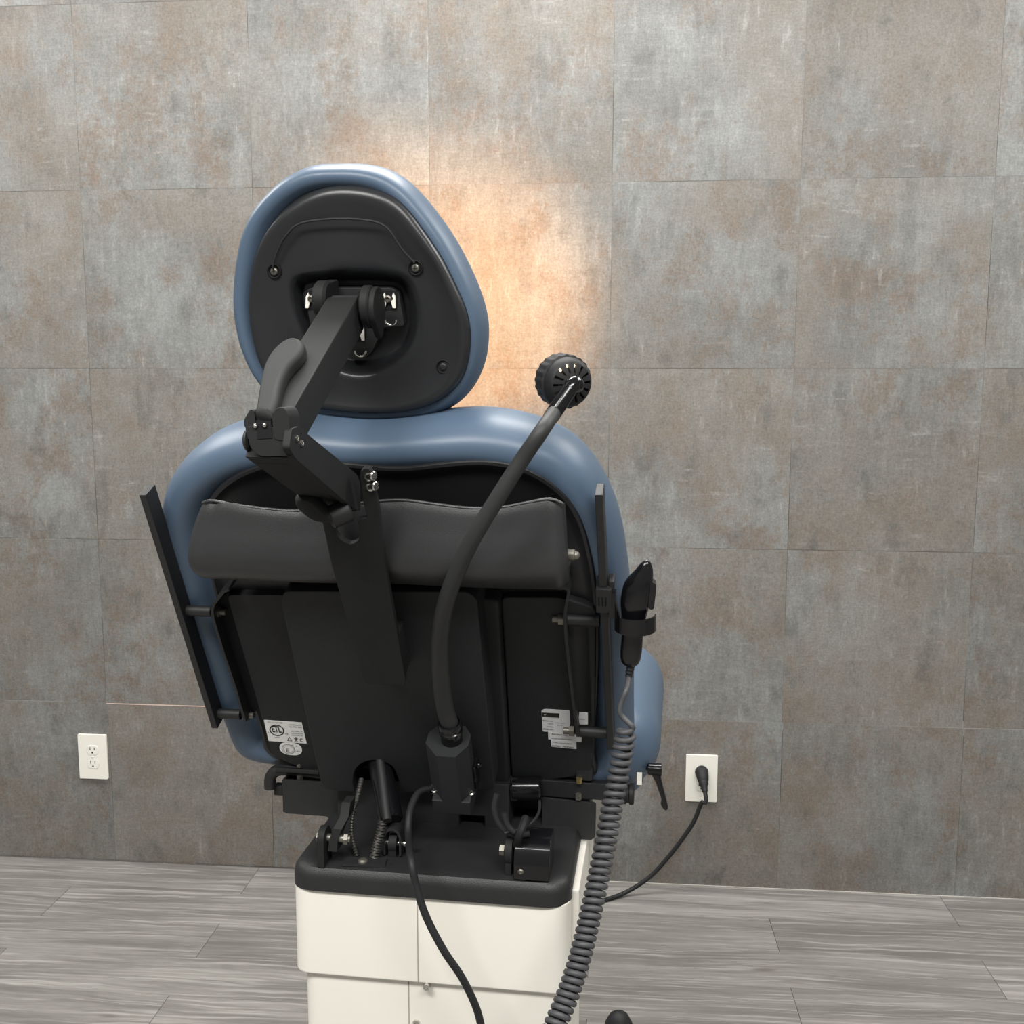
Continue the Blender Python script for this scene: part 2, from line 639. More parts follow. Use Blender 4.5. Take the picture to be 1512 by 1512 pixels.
# ------------------------------------------------------------------ lettering
def lettering(fr, items, c, name, material, parent, th=0.0003, bold=0.012):
    """items: (text, a, b, height, width or None, rotation) in the frame; one mesh"""
    b = B()
    for it in items:
        s, a0, b0, h, wd, rot = it
        cu = bpy.data.curves.new('t', 'FONT')
        cu.body = s
        cu.size = 1.0
        cu.resolution_u = 2
        cu.offset = bold
        ob = bpy.data.objects.new('t', cu)
        COL.objects.link(ob)
        dg = bpy.context.evaluated_depsgraph_get()
        tm = ob.evaluated_get(dg).to_mesh()
        xs = [v.co.x for v in tm.vertices] or [0, 1]
        ys = [v.co.y for v in tm.vertices] or [0, 1]
        W = max(xs) - min(xs) or 1
        k = h / 0.70
        kx = (wd / W) if wd else k
        cr, sr_ = math.cos(rot), math.sin(rot)
        vs = []
        for v in tm.vertices:
            x, y = (v.co.x - min(xs)) * kx, v.co.y * k
            vs.append(b.bm.verts.new(fr.pt(a0 + x * cr - y * sr_, b0 + x * sr_ + y * cr, c + th)))
        for p in tm.polygons:
            try:
                b.bm.faces.new([vs[i] for i in p.vertices])
            except ValueError:
                pass
        ob.evaluated_get(dg).to_mesh_clear()
        bpy.data.objects.remove(ob)
        bpy.data.curves.remove(cu)
    return b.out(name, material, parent)


# ------------------------------------------------------------------ exam chair
A_C = 0.075
TH = math.radians(25)
RC = Vector((math.cos(A_C), -math.sin(A_C), 0))
FC = Vector((math.sin(A_C), math.cos(A_C), 0))
O_B = at(590, 900, 1.30)
BK = Frame(O_B, RC, ZV * math.cos(TH) - FC * math.sin(TH))        # back of the chair; w towards the camera
AB = 0.055
RB = Vector((math.cos(AB), -math.sin(AB), 0))
FB = Vector((math.sin(AB), math.cos(AB), 0))
CAP_Z = 0.742
capL = px(425, 1300, ZV, Vector((0, 0, CAP_Z - 0.02)))
capR = px(842, 1333, ZV, Vector((0, 0, CAP_Z - 0.02)))
CW = (capR - capL).length
CD = 0.30
BO = (capL + capR) / 2 + FB * CD / 2
BO.z = 0
BF = Frame(BO, RB, FB)                                # base: u right, v forward, w up
chair = thing('exam_chair', 'blue vinyl exam chair seen from behind, black back shell, cream base', 'exam chair', (BO.x, BO.y, 0))

# --- base
HW = CW / 2


def even_loop(pts, n):
    P = [Vector(p) for p in pts]
    P.append(P[0])
    L = [0]
    for i in range(1, len(P)):
        L.append(L[-1] + (P[i] - P[i - 1]).length)
    res = []
    j = 0
    for k in range(n):
        t = L[-1] * k / n
        while L[j + 1] < t:
            j += 1
        dd = L[j + 1] - L[j]
        res.append(P[j].lerp(P[j + 1], (t - L[j]) / dd if dd > 1e-12 else 0))
    return res


def rrect(x0, x1, y0, y1, r, seg=6):
    return round_poly([(x0, y0), (x1, y0), (x1, y1), (x0, y1)], r, seg)


b = B()
loop = even_loop(rrect(-HW, HW, -CD / 2, CD / 2, 0.035, 10), 240)
prof = [(0.03, CAP_Z - 0.030), (0.0, CAP_Z - 0.030), (0.0, CAP_Z - 0.014), (0.002, CAP_Z - 0.007), (0.006, CAP_Z - 0.002), (0.014, CAP_Z), (0.022, CAP_Z)]
b.cushion(BF, loop, prof)
b.out('base_cap', M_CAP, chair)
ZU0 = 0.598
b = B()
b.prism(BF, rrect(-HW + 0.003, HW - 0.001, -CD / 2 + 0.004, CD / 2 + 0.03, 0.022), ZU0, CAP_Z - 0.028, 0.003)
ub = b.out('upper_base_cover', M_CREAM, chair)
E0 = -CD / 2 + 0.004                                   # rear face of the upper cover
RFc = Frame(BF.pt(0, E0, 0), RB, ZV)                   # rear face frame, w to the camera
sx_, _ = RFc.px(617, 1400)
b = B()
b.box(RFc, sx_ - 0.0007, sx_ + 0.0007, ZU0 + 0.002, CAP_Z - 0.034, -0.002, 0.0004)
b.out('cover_seam', mat('seam_shadow_gap', (0.35, 0.33, 0.28), 0.8), ub)


def screw(fr, x, y, c, r, material, parent, name='screw', h=0.003):
    a0, b0 = fr.px(x, y, c)
    q = B()
    q.lathe(fr.pt(a0, b0, c - 0.004), fr.w, [(r, 0), (r, 0.004 + h * 0.5), (r * 0.8, 0.004 + h), (r * 0.45, 0.004 + h), (r * 0.35, 0.004 + h * 0.55)], 16)
    return q.out(name, material, parent)


screw(RFc, 629, 1350, 0.0, 0.0048, M_CHROME, ub)
screw(RFc, 630, 1457, 0.0, 0.0048, M_CHROME, ub)
# side access cover
b = B()
SFr = Frame(BF.pt(HW - 0.001, 0, 0), FB, ZV)
b.box(SFr, -CD / 2 + 0.03, CD / 2 + 0.01, ZU0 + 0.004, CAP_Z - 0.02, -0.004, 0.010, 0.004)
b.out('side_cover', M_CREAM, ub)
b = B()
b.prism(BF, rrect(-HW + 0.013, HW - 0.009, -CD / 2 + 0.012, CD / 2 + 0.01, 0.02), 0.13, ZU0 + 0.02, 0.003)
lb = b.out('lower_base_cover', M_CREAM, chair)
RF2 = Frame(BF.pt(0, -CD / 2 + 0.012, 0), RB, ZV)
sx2, _ = RF2.px(604, 1500)
b = B()
b.box(RF2, sx2 - 0.0007, sx2 + 0.0007, 0.14, ZU0 - 0.001, -0.002, 0.0004)
b.out('cover_seam', bpy.data.materials['seam_shadow_gap'], lb)
screw(RF2, 615, 1510, 0.0, 0.0048, M_CHROME, lb)
b = B()
b.prism(BF, rrect(-0.24, 0.24, -0.30, 0.36, 0.06), 0.0, 0.09, 0.012)
b.prism(BF, rrect(-0.19, 0.19, -0.22, 0.24, 0.04), 0.085, 0.14, 0.008)
b.out('foot_plate', M_CAP, chair)

# --- backrest cushion
CUSH = [(382, 1103), (360, 1092), (347, 1066), (336, 1035), (318, 990), (296, 925), (272, 862), (254, 800), (247, 760), (249, 725),
        (262, 692), (285, 665), (315, 644), (350, 631), (395, 622), (440, 616), (490, 620), (540, 624), (590, 622), (640, 618), (690, 614),
        (735, 616), (775, 624), (812, 636), (850, 658), (880, 690), (905, 735), (920, 785), (928, 840), (934, 900), (936, 960), (936, 1030),
        (936, 1085), (930, 1122), (905, 1136), (850, 1138), (700, 1140), (560, 1130), (450, 1112)]
cl = smooth_loop(BK.outline(CUSH, -0.035), 220)
b = B()
b.cushion(BK, cl, [(0.13, -0.012), (0.062, -0.010), (0.052, -0.006), (0.042, 0.004), (0.030, 0.010), (0.018, 0.009), (0.009, 0.002), (0.003, -0.012),
                   (0.0, -0.030), (0.001, -0.050), (0.005, -0.070), (0.014, -0.086), (0.030, -0.097), (0.06, -0.104), (0.12, -0.106)], 44)
back = b.out('backrest_cushion', M_BLUE, chair, 60)
# --- black back shell
SHELL = [(400, 1118), (386, 1085), (368, 1030), (342, 955), (318, 885), (302, 815), (298, 765), (308, 738), (332, 712), (372, 691), (420, 681),
         (500, 683), (560, 689), (600, 690), (650, 684), (700, 680), (745, 683), (790, 698), (832, 728), (858, 766), (872, 815), (881, 870),
         (885, 950), (882, 1040), (878, 1110), (872, 1150), (760, 1162), (620, 1160), (500, 1145)]
sl = smooth_loop(BK.outline(SHELL, 0.012), 200)
b = B()
b.cushion(BK, sl, [(0.004, -0.03), (0.002, -0.01), (0.0, 0.002), (0.0, 0.009), (0.0015, 0.012), (0.005, 0.0125), (0.009, 0.009), (0.016, 0.006), (0.08, 0.006)])
shell = b.out('back_shell', M_SHELL, chair)
# --- right ridge channel and left flat panel on the shell
b = B()
b.prism(BK, round_poly(BK.outline([(700, 880), (737, 884), (752, 1168), (716, 1170)], 0.03), 0.008), 0.0, 0.034, 0.010, 3, 'top')
b.prism(BK, round_poly(BK.outline([(739, 884), (826, 884), (880, 900), (878, 1100), (872, 1146), (756, 1162)], 0.02), 0.008), 0.0, 0.018, 0.003)
b.out('back_pan', M_PANEL, chair)
b = B()
b.prism(BK, round_poly(BK.outline([(334, 880), (420, 880), (478, 1150), (402, 1118)], 0.02), 0.008), 0.0, 0.018, 0.003)
b.out('back_pan', M_PANEL, chair)
# --- central panel with an arch cut in its lower edge
PAN = [(414, 886), (420, 873), (690, 874), (704, 884), (730, 1166), (590, 1171), (588, 1150), (580, 1131), (560, 1122), (538, 1124), (524, 1136), (521, 1156), (524, 1170), (476, 1166)]
pl = BK.outline(PAN, 0.07)
pr = round_poly(pl, [0.008, 0.012, 0.012, 0.012, 0.006, 0.003, 0.006, 0.01, 0.01, 0.01, 0.01, 0.006, 0.003, 0.012])
b = B()
b.prism(BK, pr, 0.0, 0.070, 0.011, 4, 'top')
pan = b.out('back_panel', M_PANEL, chair)
# --- paper roll cover: a curved hood across the back
b = B()
top_px = [(299, 744), (306, 741), (318, 741), (350, 747), (400, 753), (440, 755), (500, 748), (560, 741), (600, 740), (640, 745), (690, 751), (740, 750), (780, 743), (812, 738), (831, 745)]
CTOP = 0.066
tp = [BK.px(x, y, CTOP) for x, y in top_px]


def interp(tab, a):
    if a <= tab[0][0]:
        return tab[0][1]
    for p, q in zip(tab, tab[1:]):
        if a <= q[0]:
            return p[1] + (q[1] - p[1]) * (a - p[0]) / (q[0] - p[0])
    return tab[-1][1]


uL, uR = BK.px(279, 815, 0.08)[0], BK.px(838, 800, 0.08)[0]
bot = [BK.px(300, 870, 0.075), BK.px(830, 879, 0.075)]
bot_b = (bot[0][1] + bot[1][1]) / 2
NS = 90
hood = smooth_loop([(1.0, 0.0655), (0.95, 0.0705), (0.80, 0.0800), (0.64, 0.0905), (0.48, 0.0985), (0.34, 0.0970), (0.19, 0.0870), (0.07, 0.068), (0.0, 0.040), (0.005, 0.010)], 30, closed=False)
rings = []
for i in range(NS + 1):
    s = i / NS
    e = min(s, 1 - s) * (uR - uL)
    rr = 0.014
    k = 1.0 if e > rr else math.sqrt(max(0.0, 1 - ((rr - e) / rr) ** 2))
    a_ = uL + (uR - uL) * s
    bt = interp(tp, a_)
    hh = bt - bot_b
    ring = []
    for p in hood:
        tl_ = max(0.0, (p.x - 0.45) / 0.55) ** 1.6 * 0.021 + max(0.0, (0.35 - p.x) / 0.35) ** 2 * 0.011
        tr_ = max(0.0, (p.x - 0.45) / 0.55) ** 1.6 * 0.004 + max(0.0, (0.35 - p.x) / 0.35) ** 2 * 0.006
        aj = a_ + tl_ * max(0.0, 1 - s / 0.30) - tr_ * max(0.0, 1 - (1 - s) / 0.30)
        ring.append(BK.pt(aj, bot_b + hh * (p.x * (0.93 + 0.07 * k) + 0.035 * (1 - k)), 0.010 + (p.y - 0.010) * (0.80 + 0.20 * k)))
    al_ = a_ + 0.021 * max(0.0, 1 - s / 0.30) - 0.006 * max(0.0, 1 - (1 - s) / 0.30)
    ring.append(BK.pt(al_, bot_b + 0.006, 0.008))
    ring.append(BK.pt(al_, bot_b + 0.012, 0.030))
    ring.append(BK.pt(al_, bt - 0.060, 0.055))
    ring.append(BK.pt(al_, bt - 0.006, 0.0625))
    rings.append(ring)
b.ring_loft(rings)
roll = b.out('paper_roll_cover', M_ROLL, chair, 40)
b = B()
b.tube([BK.pt(p[0], p[1] + 0.0005, CTOP - 0.001) for p in tp], 0.0016, 8, smooth=90)
b.out('cover_lip', M_ROLL, roll)
b = B()
b.cyl(BK.pt(uR - 0.004, BK.px(833, 822, 0.07)[1], 0.066), BK.pt(uR + 0.006, BK.px(833, 822, 0.07)[1], 0.066), 0.0068, 16, 0.001)
b.ball(BK.pt(uR + 0.0065, BK.px(833, 822, 0.07)[1], 0.067), 0.005, 8)
b.out('roll_spindle', M_NUT, roll)

# --- headrest bracket plate with its cut-out and ear
BRK = [(476, 772), (480, 766), (490, 764), (493.5, 775), (496, 788), (501, 795), (508, 800.5), (516, 803.5), (523, 802), (529, 797.5), (531.5, 788), (529.5, 780), (527.5, 772), (529.5, 767), (542, 765),
       (536, 742), (531, 705), (532, 697), (537, 692), (544, 692), (550, 699), (553, 722), (560, 757), (570, 842), (599, 1006), (597, 1012), (544, 1011), (537, 1005), (489, 833)]
b = B()
b.prism(BK, BK.outline(BRK, 0.112), 0.104, 0.112, 0.0012)
brk = b.out('headrest_bracket', M_ARM, chair)
b = B()
b.prism(BK, BK.outline([(540, 940), (588, 940), (597, 1002), (551, 1002)], 0.10), 0.066, 0.105)
b.out('bracket_spacer', M_STEEL, brk)
for (x, y) in ((543.5, 704), (546.5, 719)):
    a0, b0 = BK.px(x, y, 0.112)
    q = B()
    q.cyl(BK.pt(a0 - 0.002, b0, 0.108), BK.pt(a0 + 0.007, b0 + 0.001, 0.112), 0.0052, 16, 0.001)
    q.lathe(BK.pt(a0, b0, 0.110), BK.w, [(0.0048, 0), (0.0048, 0.003), (0.003, 0.0035), (0.0028, 0.0015)], 14)
    q.out('hinge_bolt', M_CHROME, brk)
screw(BK, 601, 972, 0.072, 0.0028, M_CHROME, brk)

# --- folding arm that carries the headrest; it moves in a plane across the hinge pins
H = at(512, 742, 1.12)


def onR(x, y, r=0.0):
    return px(x, y, RC, H + RC * r)


def side_frame(origin, r):
    return Frame(origin + RC * r, FC, ZV)             # looking along -RC: w = FC x Z = RC


SF = side_frame(H, 0.0)                               # a = forward, b = up, c = along RC


def sp_(x, y, r):
    q = onR(x, y, r) - H
    return (q.dot(FC), q.dot(ZV))


WA = 0.017                                            # half width of the arm
# lower arm: right side plate + box
top1, bot1 = [(445, 634), (531, 702)], [(428, 676), (533, 757)]
P = [sp_(446, 636, WA), sp_(530, 704, WA), sp_(531, 756, WA), sp_(432, 676, WA)]
b = B()
b.prism(SF, P, -WA - 0.012, WA - 0.003, 0.002)
low_arm = b.out('headrest_lower_arm', M_ARM, chair)
P2 = [sp_(431, 633, WA + .003), sp_(441, 629, WA + .003), sp_(455, 641, WA + .003), sp_(527, 700, WA + .003), sp_(532, 712, WA + .003), sp_(533, 754, WA + .003), sp_(523, 752, WA + .003), sp_(437, 678, WA + .003), sp_(427, 662, WA + .003)]
b = B()
b.prism(SF, round_poly(P2, 0.004, 3), WA - 0.004, WA + 0.003, 0.001)
b.out('arm_side_plate', M_ARM, low_arm)
for (x, y) in ((438, 648), (445, 655)):
    q0 = onR(x, y, WA + 0.003)
    q = B()
    q.lathe(q0 - RC * 0.002, RC, [(0.0034, 0), (0.0034, 0.0032), (0.002, 0.0036), (0.0018, 0.002)], 14)
    q.out('hinge_bolt', M_CHROME, low_arm)
# knuckle
KC = onR(408, 640, 0)
b = B()
P = [sp_(x, y, WA - 0.002) for x, y in ((429, 629), (419, 602), (409, 612), (398, 628), (404, 668), (428, 672), (433, 662))]
kc = KC - H
KF = Frame(KC, RC, ZV)
dK = 0.0


def kpx(x, y, c=0.0):
    return KF.px(x, y, c)


KB = [(361, 629), (404, 631), (425, 640), (432, 674), (384, 674), (370, 662)]
b = B()
b.prism(KF, round_poly([kpx(*p, 0.012) for p in KB], 0.003, 3), -0.016, 0.012, 0.002)
knuckle = b.out('arm_knuckle', M_ARM, chair)
b = B()
b.prism(KF, round_poly([kpx(*p, 0.012) for p in [(401, 612), (409, 601), (421, 601), (427, 612), (429, 642), (428, 652), (404, 650)]], 0.005, 4), -0.014, 0.013, 0.0025)
b.out('knuckle_lug', M_ARM, knuckle)
b = B()
b.prism(KF, round_poly([kpx(*p, 0.006) for p in [(361, 620), (371, 604), (376, 606), (380, 634), (362, 632)]], 0.003, 3), -0.012, 0.008, 0.0015)
b.out('knuckle_lug', M_ARM, knuckle)
b = B()
b.prism(KF, [kpx(*p, 0.0125) for p in [(378, 620), (400, 622), (402, 647), (380, 648)]], 0.009, 0.0126)
b.out('knuckle_slot', M_DARK, knuckle)
b = B()
b.cyl(KF.at(372, 650, -0.004), KF.at(364, 650, -0.004), 0.011, 20, 0.002)
b.out('pivot_cap', M_STEEL, knuckle)
for x, y in ((377, 629), (391, 628)):
    q = B()
    q.ball(KF.at(x, y, 0.013), 0.0022, 6)
    q.out('slot_pin', M_CHROME, knuckle)
# upper arm: square tube from the knuckle up to the headrest
WU = 0.019
Mh = onR(516, 440, 0.0)
K2 = onR(409, 622, 0.0)
d2 = (Mh - K2)
d2 -= RC * d2.dot(RC)
U2 = Frame(K2, RC, d2)                                 # w = rear/up face normal
UT = [(441, 500), (488, 431), (531, 431), (531, 440), (447, 606), (425, 610), (405, 592)]
L2 = d2.length
ul = U2.px(487, 434, 0.0)[0]
ur = U2.px(531, 434, 0.0)[0]
l0 = U2.px(413, 600, 0.0)
b = B()
uu0 = (U2.px(470, 460, 0.0)[0] + U2.px(400, 560, 0.0)[0]) / 2
a_l = min(ul, uu0)
b.box(U2, ul - 0.001, ur, -0.012, L2 + 0.004, -0.040, 0.0, 0.0025)
up_arm = b.out('headrest_upper_arm', M_ARM, chair)
b = B()
b.box(U2, ul + 0.001, ur - 0.002, L2 + 0.0045, L2 + 0.013, -0.036, -0.002, 0.002)
b.out('arm_end_cap', M_STEEL, up_arm)
# release lever lying on the upper arm
LV = [(422, 500), (434, 497), (444, 500), (450, 508), (446, 520), (437, 530), (427, 541), (419, 556), (414, 572), (411, 588), (406, 604), (400, 612), (376, 608), (378, 596), (382, 570), (388, 542), (396, 524), (408, 509)]
lf = Frame(U2.o, RC, d2)
lo = smooth_loop(lf.outline(LV, 0.014), 80)
b = B()
b.cushion(lf, lo, [(0.005, -0.002), (0.002, 0.0), (0.0, 0.003), (0.0, 0.010), (0.0012, 0.0130), (0.0035, 0.0150), (0.0065, 0.0156)])
b.out('release_lever', M_ARM, up_arm)
# lower locking lever
LW = [(434, 738), (439, 733.5), (448, 733), (459, 735), (470, 744), (482, 755), (494, 764), (496, 772), (488, 774), (474, 773), (461, 769.5), (446, 759), (436, 748)]
lo = smooth_loop(BK.outline(LW, 0.145), 60)
b = B()
b.cushion(BK, lo, [(0.004, 0.131), (0.0015, 0.133), (0.0, 0.137), (0.0, 0.141), (0.0015, 0.145), (0.004, 0.147)])
lk = b.out('locking_lever', M_ARM, chair)
b = B()
b.cyl(BK.at(486, 765, 0.138), BK.at(517, 752, 0.125), 0.0125, 20, 0.002)
b.out('lever_boss', M_STEEL, lk)

# --- headrest
THH = math.radians(12)
HO = Mh + FC * 0.052
HD = Frame(HO, RC, ZV * math.cos(THH) - FC * math.sin(THH))
HC = [(460.6, 245), (496.7, 241.7), (535.6, 242.2), (569, 249), (597, 264.5), (621.7, 288), (649.5, 322.8), (671.7, 356), (691, 392), (707.8, 431), (717.5, 464.5), (720.3, 492), (717.5, 525.6), (709, 553),
      (694, 578), (671.7, 598), (641, 612), (607.8, 620), (566, 623), (524.5, 621.4), (485.6, 616), (449.5, 607.5), (413, 589.5), (382.8, 556), (366, 523), (356.4, 492), (350.8, 456), (350.8, 420), (355, 381),
      (363.3, 342), (377, 311.7), (396.7, 286.7), (424.4, 261.7)]
HS = [(502, 274), (541, 277), (574.5, 288), (599.5, 307.5), (624.5, 339.5), (652, 381), (674.5, 425.6), (688.3, 459), (694, 489.5), (692.5, 525.6), (682.8, 559), (660.6, 584), (630, 600.6), (591, 609.5), (546.7, 610.3),
      (502, 607.5), (460.6, 600.6), (421.7, 584), (391, 553), (375.8, 517), (367.5, 470), (367.5, 428), (374.4, 384), (389.7, 345), (410.6, 317), (438.3, 295), (469, 279.7)]
hc = smooth_loop(HD.outline(HC, -0.030), 180)
b = B()
b.cushion(HD, hc, [(0.10, -0.045), (0.055, -0.044), (0.037, -0.030), (0.028, -0.013), (0.021, -0.004), (0.014, 0.0), (0.008, -0.002), (0.003, -0.012), (0.0, -0.028), (0.001, -0.045), (0.006, -0.060), (0.016, -0.071), (0.035, -0.078), (0.09, -0.082)], 44)
head = b.out('headrest', M_BLUE, chair, 60)


def star(pts, n, cx_, cy_):
    lp = smooth_loop(pts, 400)
    angs = [(math.atan2(p.y - cy_, p.x - cx_), p) for p in lp]
    out = []
    for i in range(n):
        t = -math.pi + 2 * math.pi * i / n
        bestp = min(angs, key=lambda q: abs((q[0] - t + math.pi) % (2 * math.pi) - math.pi))[1]
        out.append(bestp)
    return out


hcx, hcy = HD.px(522, 470, 0.0)
NB = 160
so = star(HD.outline(HS, 0.004), NB, hcx, hcy)
BAS = [(430, 420), (440, 407), (470, 402), (525, 400), (570, 403), (597, 411), (610, 432), (616, 470), (612, 500), (595, 527), (560, 549), (525, 554), (490, 543), (462, 517), (440, 478), (431, 446)]
BIN = [(446, 430), (452, 422), (475, 418), (525, 417), (570, 418), (588, 424), (598, 444), (600, 475), (595, 500), (580, 518), (555, 530), (525, 533), (500, 526), (476, 508), (456, 474), (447, 448)]
bo = star(HD.outline(BAS, 0.006), NB, hcx, hcy)
bi = star(HD.outline(BIN, -0.010), NB, hcx, hcy)
rings = []
cen = Vector((hcx, hcy))


def ringmix(p, q, t, c):
    return [HD.pt(*(x.lerp(y, t)), c) for x, y in zip(p, q)]


for t, c in ((-0.06, -0.030), (-0.06, -0.014), (-0.03, -0.009), (0.0, -0.007), (0.0, -0.001), (0.02, 0.005), (0.06, 0.009), (0.12, 0.0105), (0.2, 0.0095), (0.35, 0.007), (0.6, 0.0055), (0.85, 0.006), (0.95, 0.005), (1.0, 0.003)):
    rings.append(ringmix(so, bo, t, c))
for t, c in ((0.2, -0.001), (0.5, -0.009), (0.8, -0.017), (1.0, -0.0195)):
    rings.append(ringmix(bo, bi, t, c))
rings.append([HD.pt(*(cen.lerp(x, 0.3)), -0.0205) for x in bi])
b = B()
b.ring_loft(rings)
hsh = b.out('headrest_shell', M_HEAD, head, 60)
# wire bail with its screws
wire = [(403, 397), (404, 388), (408, 375), (416, 357), (424, 346), (434, 335), (450, 328), (480, 324), (510, 323), (540, 325), (559, 329), (572, 337), (580, 347), (588, 360), (597, 372), (606, 382), (612, 388)]
b = B()
b.tube([HD.at(x, y, 0.011 + 0.004 * math.sin(math.pi * i / 16)) for i, (x, y) in enumerate(wire)], 0.0013, 8, smooth=80)
b.out('wire_bail', M_STEEL, head)
for x, y in ((404, 401), (613, 396), (654, 542)):
    a0, b0 = HD.px(x, y, 0.009)
    q = B()
    q.lathe(HD.pt(a0, b0, 0.004), HD.w, [(0.0085, 0), (0.0085, 0.0035), (0.0075, 0.0042), (0.0068, 0.0035), (0.006, 0.0025)], 20)
    q.out('screw_boss', M_DARK, head)
    q = B()
    fr_ = Frame(HD.pt(a0, b0, 0), HD.u, HD.v)
    q.lathe(HD.pt(a0, b0, 0.005), HD.w, [(0.0042, 0), (0.0042, 0.0035), (0.003, 0.0045), (0.0001, 0.0047)], 16)
    q.out('screw', M_NUT if x < 650 else M_STEEL, head)
    q = B()
    q.box(fr_, -0.0024, 0.0024, -0.0005, 0.0005, 0.0085, 0.0099)
    q.box(fr_, -0.0005, 0.0005, -0.0024, 0.0024, 0.0085, 0.0099)
    q.out('screw_cross', M_INK, head)
b = B()
b.box(Frame(HD.at(545, 608.3, 0.004), HD.u, HD.v), -0.011, 0.011, -0.0006, 0.0006, 0.0, 0.0024)
b.out('mould_mark', M_ARM, head)
# mount plate and its hinge
MP = [(450, 432), (457, 425), (578, 425), (589, 433), (597, 481), (566, 484), (549, 520), (538, 530), (520, 530), (508, 520), (492, 484), (458, 481)]
b = B()
b.prism(HD, round_poly(HD.outline(MP, -0.004), 0.003, 3), -0.019, -0.004, 0.0015)
mp = b.out('headrest_mount_plate', M_STEEL, chair)
for cx_, cy_ in ((461, 444), (574, 444), (528, 492)):
    b = B()
    b.prism(HD, round_poly(HD.outline([(cx_ - 13, cy_ - 15), (cx_ + 13, cy_ - 15), (cx_ + 12, cy_ + 13), (cx_ - 12, cy_ + 13)], -0.003), 0.004, 3), -0.006, -0.0032)
    b.out('keyhole_recess', M_DARK, mp)
    b = B()
    fr_ = HD
    for sgn in (-1, 1):
        pts = [(cx_ + sgn * 6, cy_ + 11), (cx_ + sgn * 10, cy_ + 11), (cx_ + sgn * 9.5, cy_ - 6), (cx_ + sgn * 6.5, cy_ - 12), (cx_ + sgn * 5, cy_ - 7), (cx_ + sgn * 6.5, cy_ - 2), (cx_ + sgn * 3.2, cy_ + 1)]
        b.prism(HD, HD.outline(pts, -0.001), -0.004, -0.001)
    b.out('keyhole_clip', M_WHITE, mp)
    b = B()
    b.lathe(HD.at(cx_, cy_ - 3, -0.004), HD.w, [(0.0042, 0), (0.0042, 0.004), (0.0025, 0.0055), (0.002, 0.004)], 14)
    b.out('mount_screw', M_NUT if cy_ < 480 else M_STEEL, mp)
for cx_, cy_ in ((577, 474), (532, 520)):
    b = B()
    pts = [HD.at(cx_ + dx, cy_ + dy, 0.001) for dx, dy in ((-8, -2), (-7, 2), (-3, 5), (1, 6), (5, 5), (8, 1), (8.5, -2))]
    b.tube(pts, 0.0013, 8, smooth=24)
    b.out('wire_hook', M_CHROME, mp)
HX = Frame(Mh, RC, HD.v)
b = B()
b.cyl(HX.pt(ul - 0.018, -0.004, -0.018), HX.pt(ul - 0.002, -0.004, -0.018), 0.021, 28, 0.003)
b.box(HX, ul - 0.016, ul - 0.004, -0.02, 0.014, -0.055, -0.018, 0.002)
b.out('tilt_hub', M_ARM, chair)
hb = HD.px(548, 455, 0.03)
b = B()
kx = U2.px(536, 455, -0.02)[0]
b.lathe(HX.pt(ur + 0.0015, -0.012, -0.016), RC, [(0.012, -0.002), (0.0215, 0.0), (0.0235, 0.002), (0.0235, 0.009), (0.0215, 0.011)], 32)
TK = Frame(HX.pt(ur + 0.0135, -0.014, -0.018), HD.v, HX.w)
tk = [(0.0235 * math.cos(t), 0.0235 * math.sin(t)) for t in [math.radians(-120) + math.radians(240) * k / 20 for k in range(21)]] + [(-0.030, 0.006), (-0.034, 0.0), (-0.030, -0.008)]
b.prism(TK, tk, -0.0015, 0.0055, 0.002)
b.out('tilt_knob', M_ARM, chair)

# --- side rails on brackets
RT = 0.0045


def rail(px_top, px_bot, label):
    (a0, b0), (a1, b1) = BK.px(*px_top, 0.034), BK.px(*px_bot, 0.034)
    fr = Frame(BK.pt(a0, b0, 0), BK.u + BK.v * (-(a1 - a0) / (b1 - b0)), BK.v + BK.u * ((a1 - a0) / (b1 - b0)))
    L = math.hypot(a1 - a0, b1 - b0)
    q = B()
    q.box(fr, -RT, RT, -L, 0.0, 0.008, 0.034, 0.0012)
    return q.out('side_rail', M_STEEL, chair, label=label)


def standoff(px0, px1, parent, inner_sign):
    a0, b0 = BK.px(*px0, 0.020)
    a1, b1 = BK.px(*px1, 0.020)
    bm_ = (b0 + b1) / 2
    q = B()
    q.cyl(BK.pt(a0, bm_, 0.020), BK.pt(a1, bm_, 0.020), 0.0072, 20, 0.0005)
    q.out('standoff', M_STEEL, parent)
    ai = a1 if inner_sign > 0 else a0
    q = B()
    q.lathe(BK.pt(ai + inner_sign * 0.0045, bm_, 0.020), BK.u * inner_sign, [(0.0075, 0), (0.0075, 0.0065)], 6)
    q.cyl(BK.pt(ai + inner_sign * 0.008, bm_, 0.020), BK.pt(ai + inner_sign * 0.019, bm_, 0.020), 0.0045, 14, 0.0008)
    q.out('rail_nut', M_NUT, parent)


rl = rail((210, 731), (317, 1076), 'flat black left rail tilted outward')
rr_ = rail((884, 731), (901.5, 1108), 'flat black right rail holding the hand control')
standoff((272, 902), (313, 902), rl, 1)
standoff((318, 1053), (356, 1055), rl, 1)
standoff((838, 915), (886, 917), rr_, -1)
standoff((853, 1080), (897, 1082), rr_, -1)


